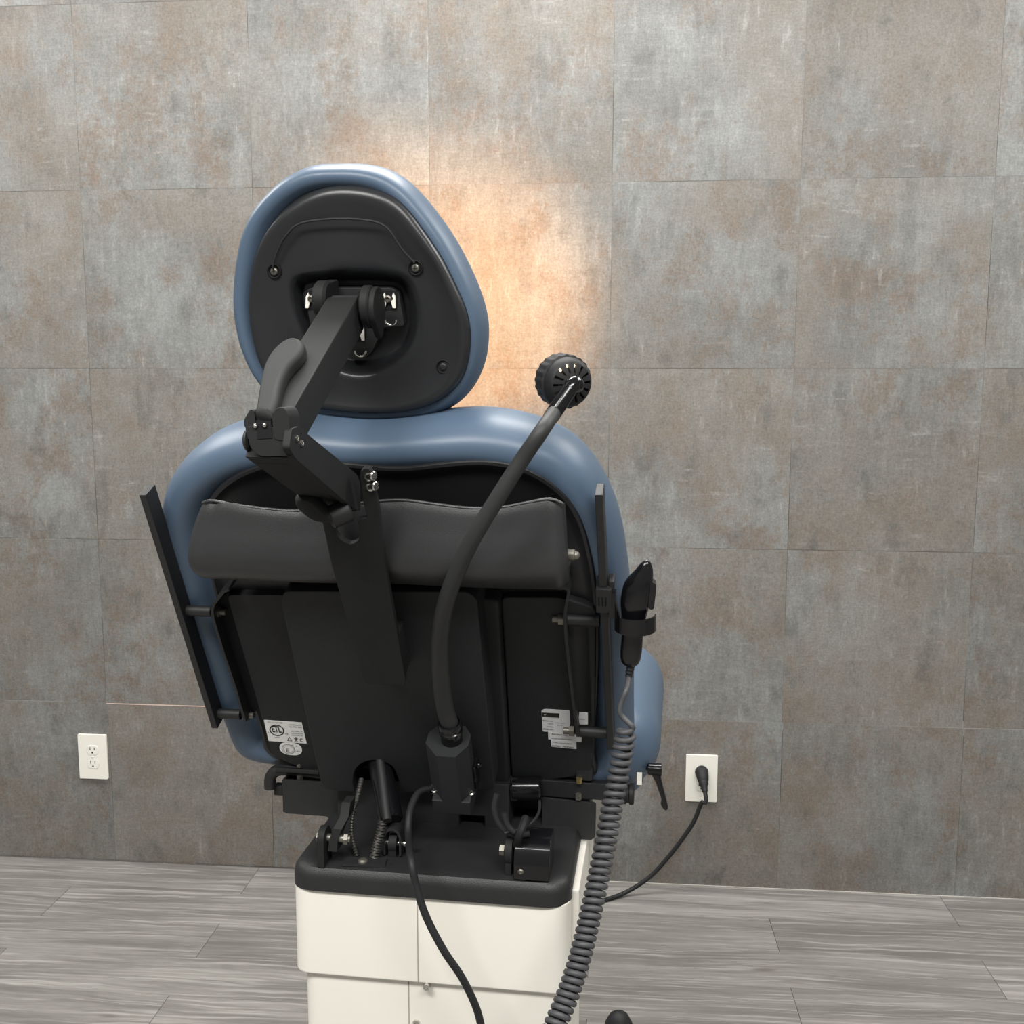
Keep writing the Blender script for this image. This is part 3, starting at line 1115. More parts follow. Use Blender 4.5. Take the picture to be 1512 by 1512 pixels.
def bracket(pxs, flange, parent):
    pts = [BK.px(x, y, 0.034) for x, y in pxs]
    q = B()
    # bent strip seen edge on: sweep the centre line, deep in c
    rings = []
    for i, p in enumerate(pts):
        p0, p1 = Vector(pts[max(i - 1, 0)]), Vector(pts[min(i + 1, len(pts) - 1)])
        t = (p1 - p0).normalized()
        nrm = Vector((-t.y, t.x)) * 0.0018
        pv = Vector(p)
        rings.append([BK.pt(*(pv + nrm), 0.000), BK.pt(*(pv - nrm), 0.000), BK.pt(*(pv - nrm), 0.034), BK.pt(*(pv + nrm), 0.034)])
    q.ring_loft(rings)
    return q.out('rail_bracket', M_STEEL, parent)


bracket([(338, 871), (330, 874), (322, 884), (315, 893), (313, 902), (315, 915), (330, 965), (347, 1015), (357, 1050), (362, 1066)], None, rl)
bracket([(822, 869), (836, 869), (839.5, 873), (839, 880), (835, 900), (834, 915), (836, 945), (842, 1000), (848, 1050), (853, 1088)], None, rr_)
b = B()
b.box(Frame(BK.at(850, 1000, 0.014), BK.u, BK.v), 0.0, 0.020, -0.075, 0.085, -0.006, 0.004, 0.001)
b.out('bracket_flange', M_STEEL, rr_)
b = B()
b.prism(BK, BK.outline([(322, 884), (338, 872), (352, 880), (392, 1030), (368, 1062), (352, 1030)], 0.010), 0.004, 0.014, 0.001)
b.out('bracket_flange', M_DARK, rl)  # left flange face; its dark colour also paints the shadow beside the bracket

# --- hand control holder: clip on the right rail and a bent strap cup
b = B()
cfr = Frame(BK.at(892, 889, 0.038), BK.u, BK.v)
b.box(cfr, -0.010, 0.009, -0.017, 0.018, -0.036, 0.0, 0.0015)
b.box(cfr, 0.005, 0.012, 0.012, 0.025, -0.024, -0.006, 0.0015)
clip = b.out('holder_clip', M_STEEL, chair)
b = B()
for k in (-1, 0, 1):
    b.box(cfr, -0.002 + k * 0.004 - 0.0008, -0.002 + k * 0.004 + 0.0008, -0.006, 0.007, -0.001, 0.0004)
b.out('clip_slot', M_DARK, clip)
hc0 = BK.at(938, 905, 0.034)
HCF = Frame(hc0, RC, ZV * math.cos(math.radians(8)) - FC * math.sin(math.radians(8)))
b = B()
N = 28
ro, ri = 0.0245, 0.0228
rings = []
for i in range(N + 1):
    t = math.radians(185 - 0) + math.radians(175) * i / N        # from the rail side round the camera side
    ca, sa = math.cos(t), math.sin(t)
    drop = 0.014 * (i / N)
    top = 0.000 + 0.028 * max(0, 1 - i / 7) ** 1.3
    low = -0.020
    pts = []
    for rad, hgt in ((ro, low), (ro, top), (ri, top), (ri, low)):
        pts.append(HCF.o + HCF.u * (ca * rad) + HCF.w * (-sa * rad) + HCF.v * hgt)
    rings.append(pts)
b.ring_loft(rings)
b.box(HCF, -0.031, -0.0225, -0.006, 0.026, -0.010, 0.006, 0.001)
b.out('holder_strap', M_GLOSS, clip)

# --- stickers
def sticker(pts, c, material, parent, name, r=0.001):
    q = B()
    o_ = BK.outline(pts, c)
    q.prism(BK, round_poly(o_, r, 2), c - 0.0004, c)
    return q.out(name, material, parent)


LC = 0.0185
st1 = sticker([(389.5, 1063), (445.5, 1067), (453, 1098), (396.5, 1094)], LC, M_LABEL, chair, 'certification_sticker')
ang1 = BK.outline([(389.5, 1063), (445.5, 1067)], LC)
rot1 = math.atan2(ang1[1][1] - ang1[0][1], ang1[1][0] - ang1[0][0])


def txt(s, x, y, hpx, wpx, rot):
    a0, b0 = BK.px(x, y, LC)
    sc = (Vector(BK.px(x + 1, y, LC)) - Vector((a0, b0))).length
    return (s, a0, b0, hpx * sc * 1.05, wpx * sc if wpx else None, rot)


lettering(BK, [txt('ETL', 402.6, 1080.6, 11.0, 13.2, rot1)], LC, 'mark_lettering', M_INK, st1, bold=0.028)
lettering(BK, [txt('c', 396, 1082, 2.5, None, rot1), txt('us', 421, 1084, 2.6, 4.5, rot1), txt('INTERTEK', 406.5, 1089, 1.5, 7, rot1), txt('!', 425.6, 1093, 3.6, None, rot1), txt('C', 443, 1095, 6.2, 4.6, rot1)], LC, 'mark_lettering', M_INK, st1)
lettering(BK, [txt('ETL CLASSIFIED', 395.5, 1066.5, 1.6, 21, rot1), txt('CONFORMS TO', 427, 1070.5, 1.9, 18, rot1), txt('UL STD 2601', 427.5, 1073.5, 1.9, 18, rot1), txt('CERTIFIED TO', 429.5, 1080, 1.8, 17, rot1), txt('CAN/CSA STD', 430, 1083, 1.8, 17, rot1), txt('C22.2 NO 601', 430.5, 1086, 1.8, 17, rot1)], LC, 'small_lettering', M_INKG, st1)


def ring2(cx_, cy_, rx, ry, wpx, material, parent, name, tilt=0.12):
    q = B()
    a = []
    n = 40
    ro_, ri_ = [], []
    for k in range(n):
        t = 2 * math.pi * k / n
        for rr2, lst in ((1.0, ro_), (1.0 - wpx / rx, ri_)):
            x = cx_ + rx * rr2 * math.cos(t)
            y = cy_ + ry * rr2 * math.sin(t) + tilt * rx * rr2 * math.cos(t)
            lst.append(BK.pt(*BK.px(x, y, LC), LC + 0.0003))
    q.ring_loft([ro_, ri_], False, False)
    return q.out(name, material, parent)


ring2(408.8, 1078.2, 11.0, 8.2, 1.8, M_INK, st1, 'mark_ring')
q = B()
for tri in ([(424, 1093.5), (427, 1087.3), (427.6, 1088.5), (425.2, 1093.0)], [(427, 1087.3), (431.8, 1094), (430.6, 1093.4), (426.8, 1088.6)], [(424, 1093.5), (424.6, 1092.8), (430.8, 1093.4), (431.8, 1094.2)]):
    q.bm.faces.new([q.bm.verts.new(BK.pt(*BK.px(x, y, LC), LC + 0.0003)) for x, y in tri])
q.out('warning_triangle', M_INKG, st1)
q = B()
for x0, y0, x1, y1, w_ in ((434.2, 1090.2, 440, 1090.8, 0.9), (437, 1090, 437.2, 1092.5, 1.7), (437, 1092, 435.6, 1095.2, 1.0), (437.3, 1092, 439.2, 1095.4, 1.0)):
    d_ = Vector((x1 - x0, y1 - y0)).normalized()
    nx, ny = -d_.y * w_ / 2, d_.x * w_ / 2
    q.bm.faces.new([q.bm.verts.new(BK.pt(*BK.px(x, y, LC), LC + 0.0003)) for x, y in ((x0 + nx, y0 + ny), (x1 + nx, y1 + ny), (x1 - nx, y1 - ny), (x0 - nx, y0 - ny))])
q.lathe(BK.pt(*BK.px(437, 1088.9, LC), LC), BK.w, [(0.0008, 0.0), (0.0008, 0.0003)], 12)
q.out('figure_mark', M_INK, st1)
q = B()
n = 36
ov = [(429.3 + 16.6 * math.copysign(abs(math.cos(t)) ** 0.85, math.cos(t)), 1105.8 + 9.2 * math.copysign(abs(math.sin(t)) ** 0.85, math.sin(t)) + 0.13 * 16.6 * math.cos(t)) for t in [2 * math.pi * k / n for k in range(n)]]
q.prism(BK, BK.outline(ov, LC), LC - 0.0004, LC)
st2 = q.out('oval_sticker', M_LABEL, chair)
ring2(425.7, 1106, 9.6, 7.1, 0.7, M_INKG, st2, 'mark_ring')
ring2(425.7, 1106, 7.4, 5.3, 0.5, M_INKG, st2, 'mark_ring')
lettering(BK, [txt('E', 423, 1110, 6, 4.5, rot1), txt('TM', 430, 1101, 1.6, 3.4, rot1), txt('100', 435, 1102, 1.4, 4, rot1), txt('S. MARK', 436.5, 1109.5, 1.6, 7, rot1)], LC, 'small_lettering', M_INKG, st2)

rs1 = sticker([(799.5, 1049), (804, 1047.2), (841, 1049), (842, 1068.5), (838, 1083), (801.5, 1080)], LC, M_LABEL2, chair, 'rating_plate')
rs1b = sticker([(855.5, 1051.5), (868, 1052.6), (868, 1070), (853.2, 1069.5)], LC, M_LABEL2, chair, 'rating_plate')
rs2 = sticker([(809.2, 1081), (859, 1085), (858.5, 1096), (809.5, 1091.5)], LC + 0.0002, M_LABEL2, chair, 'patent_sticker')
rs3 = sticker([(813.5, 1092.2), (851, 1095.5), (851, 1106), (814, 1102.5)], LC + 0.0004, M_LABEL2, chair, 'pending_sticker')
rot2 = math.atan2(*(lambda a, c: (c[1] - a[1], c[0] - a[0]))(BK.px(809.2, 1081, LC), BK.px(859, 1085, LC)))
q = B()
q.prism(BK, BK.outline([(800.2, 1052), (825.8, 1053.4), (826, 1060), (800.6, 1057.8)], LC), LC, LC + 0.0003)
q.out('plate_band', M_INK, rs1)
lettering(BK, [txt('\u2713', 803, 1056, 3.4, None, rot2), txt('~~~~~~~', 804, 1058, 1.6, 20, rot2)], LC + 0.0002, 'band_lettering', M_LABEL, rs1)
lettering(BK, [txt('MODEL NO.', 801.6, 1064.4, 1.9, 15, rot2), txt('VOLTS', 809, 1069, 1.7, 8, rot2), txt('RATING', 807, 1073.2, 1.7, 10, rot2), txt('SERIAL NO.', 802, 1076.8, 1.9, 15, rot2)], LC, 'plate_lettering', M_INK, rs1)
lettering(BK, [txt('115 VAC', 820, 1067.5, 1.6, 14, rot2), txt('60 Hz', 823, 1071, 1.6, 8, rot2)], LC, 'small_lettering', M_INKG, rs1)
lettering(BK, [txt('CAUTION', 855.8, 1062, 1.5, 8, rot2)], LC, 'plate_lettering', M_INK, rs1b)
lettering(BK, [txt('PATENT NO.', 815, 1084.6, 2.4, 24, rot2), txt('OTHER PATENTS APPLY', 813.5, 1090.2, 1.7, 32, rot2)], LC + 0.0002, 'plate_lettering', M_INK, rs2)
lettering(BK, [txt('OTHER U.S. AND FOREIGN', 816, 1096.2, 1.5, 28, rot2), txt('PATENT PENDING', 815.5, 1101.6, 2.5, 32, rot2)], LC + 0.0004, 'plate_lettering', M_INK, rs3)

# --- seat cushion seen past the right edge of the back
seat_o = O_B + BK.v * (-0.235) + FC * 0.06
STF = Frame(Vector((seat_o.x, seat_o.y, 0.0)), RC, FC)  # u right, v forward, w up
sr_edge = 0.328
sd = px(977, 1060, RC, STF.pt(sr_edge, 0, 0))
s_z = sd.z
b = B()
lp = even_loop(rrect(-0.29, sr_edge, -0.02, 0.42, 0.085, 12), 240)
zc = 0.822
prof = [(0.074 * (1 - math.cos(t)), zc + 0.074 * math.sin(t)) for t in [math.radians(-80) + math.radians(160) * k / 16 for k in range(17)]]
b.cushion(STF, lp, prof)
seat = b.out('seat_cushion', M_BLUE, chair, 60)
# welted corner bolster of the back next to the seat
b = B()
bl = smooth_loop(BK.outline([(882, 1148), (876, 1120), (880, 1080), (900, 1060), (926, 1078), (944, 1100), (954, 1124), (950, 1146), (930, 1154), (905, 1152)], -0.075), 80)
b.cushion(BK, bl, [(0.02, -0.038), (0.010, -0.042), (0.003, -0.055), (0.0, -0.075), (0.003, -0.095), (0.012, -0.105), (0.022, -0.108)])
b.out('corner_bolster', M_BLUE, back)
b = B()
tg = Frame(at(944, 1151, 1.41), RC, ZV)
b.box(tg, -0.0035, 0.0035, -0.0075, 0.010, -0.0004, 0.0004)
b.out('paper_tag', M_WHITE, seat, label='small white paper tag')

# --- frame under the seat
DF = 1.398


def VP(d, yaw_axis=RC):
    return Frame(at(650, 1180, d), RC, ZV)


VF = VP(DF)
b = B()
b.prism(VF, VF.outline([(498, 1150), (752, 1158), (752, 1238), (735, 1237), (735, 1232), (715, 1231), (715, 1206), (678, 1204), (678, 1230), (640, 1229), (560, 1226), (498, 1220)], 0.0), -0.05, 0.0, 0.002)
b.prism(VF, VF.outline([(670, 1200), (722, 1200), (722, 1236), (670, 1236)], -0.02), -0.05, -0.03)
V2 = VP(1.418)
b.box(Frame(V2.at(800, 1200, -0.05), RC, ZV), -0.05, 0.068, -0.025, 0.045, -0.04, 0.0, 0.002)
b.box(Frame(V2.at(455, 1172, -0.03), RC, ZV), -0.034, 0.05, -0.024, 0.026, -0.03, 0.0, 0.002)
sf = b.out('seat_frame', M_STEEL, chair)
b = B()
b.prism(V2, round_poly(V2.outline([(416, 1151), (500, 1156), (504, 1222), (486, 1218), (484, 1206), (420, 1201)], 0.0), 0.003, 3), -0.004, 0.0, 0.001)
b.box(Frame(V2.at(416.5, 1176, 0.0), RC, ZV), 0.0, 0.003, -0.024, 0.024, -0.05, -0.002)
b.out('frame_plate', M_STEEL, sf)
b = B()
b.tube([V2.at(399, 1164, -0.02), V2.at(399, 1150, -0.02), V2.at(403, 1142, -0.02), V2.at(412, 1137, -0.02), V2.at(440, 1137, -0.02), V2.at(480, 1142, -0.02)], 0.0085, 12, smooth=30)
b.box(Frame(V2.at(440, 1135, -0.02), RC, ZV), -0.03, 0.035, -0.002, 0.004, -0.02, 0.012, 0.001)
b.box(Frame(V2.at(422, 1125, -0.03), RC, ZV), -0.012, 0.014, -0.006, 0.008, -0.02, 0.012, 0.001)
b.box(Frame(V2.at(411, 1168, -0.03), RC, ZV), -0.006, 0.008, -0.006, 0.010, -0.01, 0.004, 0.002)
b.out('frame_rail', M_STEEL, sf)
for x, y in ((443, 1128), (443, 1148)):
    q = B()
    q.cyl(V2.at(x, y + 4, -0.014), V2.at(x, y - 3, -0.014), 0.005, 6)
    q.out('frame_bolt', M_NUT, sf)
# right side: tube, plate, dark bar, brass bolts, knob end, clamp lever
b = B()
b.prism(V2, round_poly(V2.outline([(800, 1178), (880, 1186), (879, 1236), (873, 1241), (800, 1234)], 0.0), 0.003, 3), -0.004, 0.0, 0.001)
b.out('frame_plate', M_STEEL, sf)
b = B()
b.cyl(V2.at(757, 1164, 0.002), V2.at(800, 1164, 0.002), 0.0165, 24, 0.002)
b.lathe(V2.at(756, 1164, 0.002), RC, [(0.0175, 0), (0.0175, 0.009)], 6)
b.out('pivot_tube', M_GLOSS, sf)
b = B()
b.box(Frame(V2.at(845, 1160, -0.02), RC, ZV), -0.045, 0.052, -0.012, 0.012, -0.02, 0.016, 0.002)
b.box(Frame(V2.at(845, 1132, -0.02), RC, ZV), 0.006, 0.03, -0.012, 0.012, -0.03, 0.02, 0.004)
b.out('frame_rail', M_SHELL, sf)
for x, y, m_ in ((855, 1152, M_BRASS), (854, 1176, M_NUT)):
    q = B()
    q.cyl(V2.at(x, y + 4, 0.0), V2.at(x, y - 4, 0.0), 0.0045, 6)
    q.out('frame_bolt', m_, sf)
b = B()
kb = at(914, 1171, 1.44)
b.lathe(kb, RC, [(0.0135, 0), (0.0145, 0.001), (0.0145, 0.010), (0.0125, 0.011), (0.0125, 0.014), (0.0150, 0.015), (0.0150, 0.0195), (0.0135, 0.021)], 28)
b.cyl(kb - RC * 0.05, kb, 0.0105, 20)
b.out('pivot_end_knob', M_RUB, sf)
b = B()
lf0 = at(950, 1139, 1.445)
hub = at(967, 1136, 1.445)
b.cyl(lf0 - RC * 0.008 + FC * 0.02, hub, 0.004, 14)
b.out('lever_shaft', M_STEEL, seat)
b = B()
b.lathe(hub - RC * 0.010, RC, [(0.0065, 0), (0.0085, 0.001), (0.0085, 0.012), (0.009, 0.013), (0.009, 0.019), (0.007, 0.020)], 20)
LVF = Frame(hub + RC * 0.006, RC, ZV)
b.prism(LVF, LVF.outline([(961, 1140), (974, 1138), (979, 1160), (984, 1180), (987, 1192), (984, 1196), (979, 1193), (975, 1185), (977, 1180), (969, 1156)], 0.0), -0.006, 0.006, 0.0025)
b.out('clamp_lever', M_GLOSS, seat)

# --- linkage standing on the base cap
def oncap(x, y):
    return px(x, y, ZV, Vector((0, 0, CAP_Z)))


def ear(x0, x1, ytop, ybot, depth_m, name='link_ear', lean=0.0):
    base = oncap((x0 + x1) / 2, ybot)
    fr = Frame(base, FC, ZV)                            # w = RC
    d = depth_of(base)
    h = (ybot - ytop) * d / FPX * 1.02
    wd = (x1 - x0) * d / FPX / 2
    q = B()
    r_ = depth_m / 2
    out_ = [(-r_, -0.001)] + [(r_ * math.cos(t) * -1, h - r_ + r_ * math.sin(t)) for t in [math.pi * k / 10 for k in range(11)]] + [(r_, -0.001)]
    q.prism(fr, out_, -wd, wd, 0.001)
    return q, fr, h, wd, r_


q, fr, h, wd, r_ = ear(474, 485, 1218, 1272, 0.030)
e1 = q.out('link_ear', M_ARM, chair)
q = B()
q.cyl(fr.pt(0, h - r_, -wd - 0.004), fr.pt(0, h - r_, -wd), 0.006, 6)
q.cyl(fr.pt(0, h - r_, 0), fr.pt(0, h - r_, wd + 0.030), 0.005, 14)
q.cyl(fr.pt(0, h - r_, wd + 0.022), fr.pt(0, h - r_, wd + 0.027), 0.007, 6)
q.out('link_pin', M_NUT, e1)
pin = fr.pt(0, h - r_, 0)
q = B()
l_end = at(515, 1180, depth_of(pin) - 0.005)
lfr = Frame(pin + RC * (wd + 0.012), FC, ZV)
ea = (l_end - lfr.o)
dv = Vector((ea.dot(FC), ea.dot(ZV)))
SHR = [(lambda p: ((p - lfr.o).dot(FC), (p - lfr.o).dot(ZV)))(px(x, y, RC, lfr.o)) for x, y in ((490, 1246), (494, 1256))]
# a bar turning upward from the pin to the frame, following the pictured dog-leg across the width
pth = [at(495, 1252, depth_of(pin)), at(496, 1236, depth_of(pin)), at(502, 1219, depth_of(pin)), at(512, 1201, depth_of(pin) + 0.01), at(515, 1180, depth_of(pin) + 0.015)]
rings = []
for i, p in enumerate(pth):
    hw_ = 0.0055
    rings.append([p - RC * hw_ - FC * 0.010, p + RC * hw_ - FC * 0.010, p + RC * hw_ + FC * 0.010, p - RC * hw_ + FC * 0.010])
q.ring_loft(rings)
q.out('recline_link', M_ARM, chair)
# gas spring with its clevis
gb = oncap(575, 1262)
gd = depth_of(gb)
b = B()
g0, g1 = at(578, 1212, gd), at(556, 1105, gd + 0.075)
b.cyl(g0, g1, 0.0155, 24, 0.002)
gs = b.out('gas_spring', M_GLOSS, chair)
b = B()
tu = (g1 - g0).normalized()
b.tube([at(560, 1110, gd + 0.055), at(572, 1212, gd - 0.014)], 0.006, 12)
b.out('spring_sleeve', M_STEEL, gs)
b = B()
cv = at(582, 1238, gd)
arc = []
b2 = [(-0.0115, -0.018), (-0.0115, 0.006)] + [(-0.0115 * math.cos(t), 0.006 + 0.012 * math.sin(t)) for t in [math.pi * k / 8 for k in range(9)]] + [(0.0115, 0.006), (0.0115, -0.018)]
cfr2 = Frame(cv, RC, ZV)
rings = []
for i, (x, z) in enumerate(b2):
    k_ = 0.78
    rings.append([cfr2.pt(x, z, -0.010), cfr2.pt(x, z, 0.010), cfr2.pt(x * k_, (z - (0.003 if z > 0.008 else 0)), 0.010), cfr2.pt(x * k_, (z - (0.003 if z > 0.008 else 0)), -0.010)])
b.ring_loft(rings)
b.out('spring_clevis', M_STEEL, gs)
b = B()
b.lathe(cv - RC * 0.005 - ZV * 0.006, RC, [(0.012, 0), (0.012, 0.010)], 24)
b.box(Frame(cv, RC, ZV), -0.005, 0.005, gb.z - cv.z, -0.006, -0.012, 0.010)
b.out('spring_eye', M_ARM, gs)
b = B()
b.cyl(cv - RC * 0.014 - ZV * 0.006, cv + RC * 0.020 - ZV * 0.006, 0.004, 14)
b.ball(cv + RC * 0.020 - ZV * 0.006, 0.0055, 8)
b.out('clevis_pin', M_CHROME, gs)


def corrugated(path, r, pitch, name, material, parent):
    P = smooth_loop([Vector(p) for p in path], 200, closed=False)
    L = sum((P[i + 1] - P[i]).length for i in range(199))
    q = B()
    q.tube(P, lambda t: r * (0.86 + 0.14 * math.cos(2 * math.pi * t * L / pitch)), 14)
    return q.out(name, material, parent)


cp0 = oncap(527, 1264)
corrugated([cp0, at(522, 1245, depth_of(cp0) + 0.005), at(519, 1225, depth_of(cp0) + 0.01), at(521, 1200, depth_of(cp0) + 0.012), at(527, 1180, depth_of(cp0) + 0.02), at(534, 1150, depth_of(cp0) + 0.04)], 0.0035, 0.0036, 'cable_conduit', M_COND, chair)
cp1 = oncap(552, 1269)
corrugated([cp1, at(556, 1250, depth_of(cp1)), at(561, 1232, depth_of(cp1)), at(565, 1212, depth_of(cp1) + 0.003)], 0.0062, 0.0035, 'coil_spring', M_COND, chair)
b = B()
pp = [oncap(*p) for p in ((505, 1279), (568, 1281), (572, 1270), (512, 1268))]
CF_ = Frame(Vector((0, 0, CAP_Z)), (1, 0, 0), (0, 1, 0))
b.prism(CF_, [(p.x, p.y) for p in pp], 0.0, 0.003)
gp = b.out('cable_plate', M_STEEL, chair)
b = B()
b.lathe(oncap(536, 1276) + ZV * 0.002, ZV, [(0.0065, 0), (0.0065, 0.003), (0.004, 0.005), (0.002, 0.005)], 18)
b.out('plate_screw', M_NUT, gp)
# limit-switch box on the right of the cap
mb = oncap(786, 1300)
mfr = Frame(mb, RB, FB)
md = depth_of(mb)
wl_, hl_ = 28 * md / FPX, 66 * md / FPX
b = B()
SFm = Frame(mb, FB, ZV)                                 # w = RB
b.prism(SFm, round_poly([(-0.002, 0.0), (0.055, 0.0), (0.055, hl_ * 0.8), (0.045, hl_ * 0.86), (0.012, hl_ * 0.86), (-0.002, hl_ * 0.52)], [0.002, 0.002, 0.006, 0.01, 0.012, 0.012], 4), -wl_, wl_ - 0.002, 0.003)
mbx = b.out('switch_box', M_GLOSS, chair)
b = B()
b.lathe(mb + FB * 0.022 + ZV * 0.026 - RB * (wl_ + 0.013), RB, [(0.016, 0), (0.0175, 0.001), (0.0175, 0.0095), (0.016, 0.0105)], 28)
b.box(Frame(mb - RB * (wl_ + 0.008), RB, ZV), -0.004, 0.004, 0.0, 0.03, -0.035, -0.008, 0.001)
b.out('switch_disc', M_ARM, mbx)
b = B()
b.cyl(mb + FB * 0.022 + ZV * 0.026 - RB * (wl_ + 0.020), mb + FB * 0.022 + ZV * 0.026 - RB * (wl_ + 0.012), 0.007, 6)
b.out('disc_bolt', M_NUT, mbx)
b = B()
sc0 = px(769, 1287, FB, mb - FB * 0.002)
b.lathe(sc0, -FB, [(0.0036, -0.002), (0.0036, 0.001), (0.0022, 0.0022), (0.0018, 0.001)], 14)
b.out('box_screw', M_NUT, mbx)
b = B()
b.tube([at(776, 1208, md + 0.01), at(771, 1222, md - 0.005), at(766, 1235, md - 0.005), at(763, 1248, md + 0.01)], 0.005, 8, smooth=16)
b.out('switch_link', M_ARM, chair)
for i, (pth, r) in enumerate((
        ([(734, 1172), (730, 1190), (733, 1208), (742, 1222), (752, 1230), (765, 1233), (782, 1231)], 0.0038),
        ([(797, 1182), (796, 1198), (788, 1212), (774, 1222), (758, 1227), (745, 1230)], 0.0018),
        ([(744, 1200), (747, 1212), (752, 1222), (760, 1229)], 0.0035))):
    b = B()
    b.tube([at(x, y, md + 0.012 - 0.004 * i) for x, y in pth], r, 10, smooth=40)
    b.out('wiring', M_RUB, chair)

# ------------------------------------------------------------------ gooseneck exam lamp plugged to the back of the chair
LB = Frame(BK.at(670, 1150, 0.074), BK.u, BK.v)
lampo = thing('gooseneck_lamp', 'black gooseneck exam lamp, lit, curving up from a box on the chair back', 'lamp', LB.o)
ci = 0.030
OC = [(635, 1101), (643, 1079), (690, 1072), (697, 1087), (693, 1104), (672, 1117), (644, 1116)]
fz = 0.054
ocb = [LB.px(x, y, c) for x, y, c in ((630.5, 1102, fz * 0.55), (644, 1116.5, fz), (672, 1117.5, fz), (693, 1104.5, fz * 0.55))]
xl, xr = ocb[0][0], ocb[3][0]
xa, xb_ = ocb[1][0], ocb[2][0]
yt = ocb[1][1]
yb = LB.px(660, 1184, fz)[1]
sec = [(xl + 0.010, 0.0), (xl, fz * 0.28), (xl, fz * 0.62), (xa, fz), (xb_, fz), (xr, fz * 0.62), (xr, fz * 0.28), (xr - 0.010, 0.0)]
b = B()
vt = [[LB.pt(x, yy, c) for x, c in sec] for yy in (yb, yt)]
b.ring_loft(vt)
tmpc = b
box_o = tmpc.out('lamp_housing', M_PANEL, lampo, 20)
b = B()
y2 = LB.px(660, 1202, fz)[1]
b.box(LB, xl + 0.0035, xr - 0.001, y2, yb + 0.001, 0.0, fz, 0.0015)
fl_ = b.out('housing_foot', M_PANEL, lampo)
for x, y in ((642, 1180), (696, 1182)):
    b = B()
    a0, b0 = LB.px(x, y, fz * 0.8)
    b.lathe(LB.pt(a0, yb + 0.001, fz * 0.72), LB.v, [(0.0042, 0), (0.0042, 0.002), (0.0028, 0.003), (0.002, 0.002)], 14)
    b.out('housing_screw', M_CHROME, fl_)
# collar and neck
nb0 = LB.pt((xa + xb_) / 2 + 0.002, yt, 0.025)
b = B()
b.lathe(nb0 - LB.v * 0.002, LB.v, [(0.0135, 0), (0.0135, 0.008), (0.0130, 0.012), (0.0130, 0.015), (0.0148, 0.016), (0.0148, 0.020), (0.0135, 0.021), (0.0135, 0.024), (0.0152, 0.025), (0.0152, 0.030), (0.0140, 0.032), (0.0122, 0.032), (0.0120, 0.026)], 32)
b.out('neck_collar', M_GLOSS, lampo)
HEADD = 1.075
neck = [nb0 + LB.v * 0.028, BK.at(657, 1045, 0.101), BK.at(651, 1000, 0.106), BK.at(649.5, 945, 0.114), BK.at(657, 895, 0.122), BK.at(674, 846, 0.126), BK.at(700, 792, 0.126), BK.at(735, 735, 0.118), BK.at(770, 680, 0.106), BK.at(800, 636, 0.096), at(818, 609, 1.06)]
b = B()
b.tube(neck, lambda t: 0.0110 - 0.0034 * t, 20, smooth=120)
nk = b.out('gooseneck', M_NECK, lampo)
n1, n2 = at(814, 615, 1.06), at(840, 577, 1.066)
nd = (n2 - n1).normalized()
b = B()
b.lathe(n1, nd, [(0.0078, -0.004), (0.0084, 0.0), (0.0084, 0.020), (0.0080, 0.021), (0.0080, 0.034), (0.0074, 0.036)], 24)
b.out('neck_sleeve', M_GLOSS, lampo)
# head
WALLP = px(655, 440, Vector((0, 1, 0)), Vector((0, 0, 0)))
hb_ = at(846, 567, 1.085)
hax = (WALLP - hb_).normalized()
hax = (hax - CR * 0.22).normalized()
R1 = 0.0265
b = B()
NSEG = 14 * 6
u_ = hax.orthogonal().normalized()
v_ = hax.cross(u_)


def hp(r, t, i):
    q = 2 * math.pi * i / NSEG
    return hb_ + hax * t + (u_ * math.cos(q) + v_ * math.sin(q)) * r


# outer and inner skin so the slotted rear is a real wall with holes through it
prof_o = [(0.006, -0.001), (0.0115, 0.0), (0.0215, 0.003), (0.0238, 0.005), (0.0262, 0.010), (0.0270, 0.016), (0.0285, 0.017), (0.0285, 0.036), (0.0275, 0.038), (0.0255, 0.038), (0.0255, 0.012), (0.0210, 0.006), (0.0115, 0.003), (0.006, 0.002)]
vs = [[b.bm.verts.new(hp(r * (1.03 if (6 <= j <= 8 and i % 4 < 2) else 1.0), t, i)) for i in range(NSEG)] for j, (r, t) in enumerate(prof_o)]
for j in range(len(prof_o)):
    jn = (j + 1) % len(prof_o)
    for i in range(NSEG):
        ii = (i + 1) % NSEG
        slot = (i % 6) in (2, 3)
        if slot and j in (1, 11):
            continue
        b.bm.faces.new((vs[j][i], vs[j][ii], vs[jn][ii], vs[jn][i]))
for i in range(NSEG):
    # close the slot sides between the skins
    if (i % 6) == 2:
        for e in (i, (i + 2) % NSEG):
            b.bm.faces.new((vs[1][e], vs[2][e], vs[11][e], vs[12][e]))
        for a_ in (i, (i + 1) % NSEG):
            c_ = (a_ + 1) % NSEG
            b.bm.faces.new((vs[1][a_], vs[1][c_], vs[12][c_], vs[12][a_]))
            b.bm.faces.new((vs[2][a_], vs[2][c_], vs[11][c_], vs[11][a_]))
hd = b.out('lamp_head', M_RUB, lampo, 30)
b = B()
b.lathe(hb_, hax, [(0.004, 0.009), (0.019, 0.011), (0.0245, 0.022), (0.0248, 0.0335), (0.0235, 0.0335), (0.0225, 0.022), (0.017, 0.0125), (0.004, 0.011)], 28)
b.out('lamp_reflector', M_SHELL, hd)
b = B()
b.ball(hb_ + hax * 0.020, 0.0075, 8)
for i_ in (62, 68, 74, 38):
    q = 2 * math.pi * (i_ + 1) / NSEG
    b.ball(hb_ + hax * 0.0075 + (u_ * math.cos(q) + v_ * math.sin(q)) * 0.0185, 0.0020, 5)  # added glowing beads, standing in for glimpses of bulb light through the slots
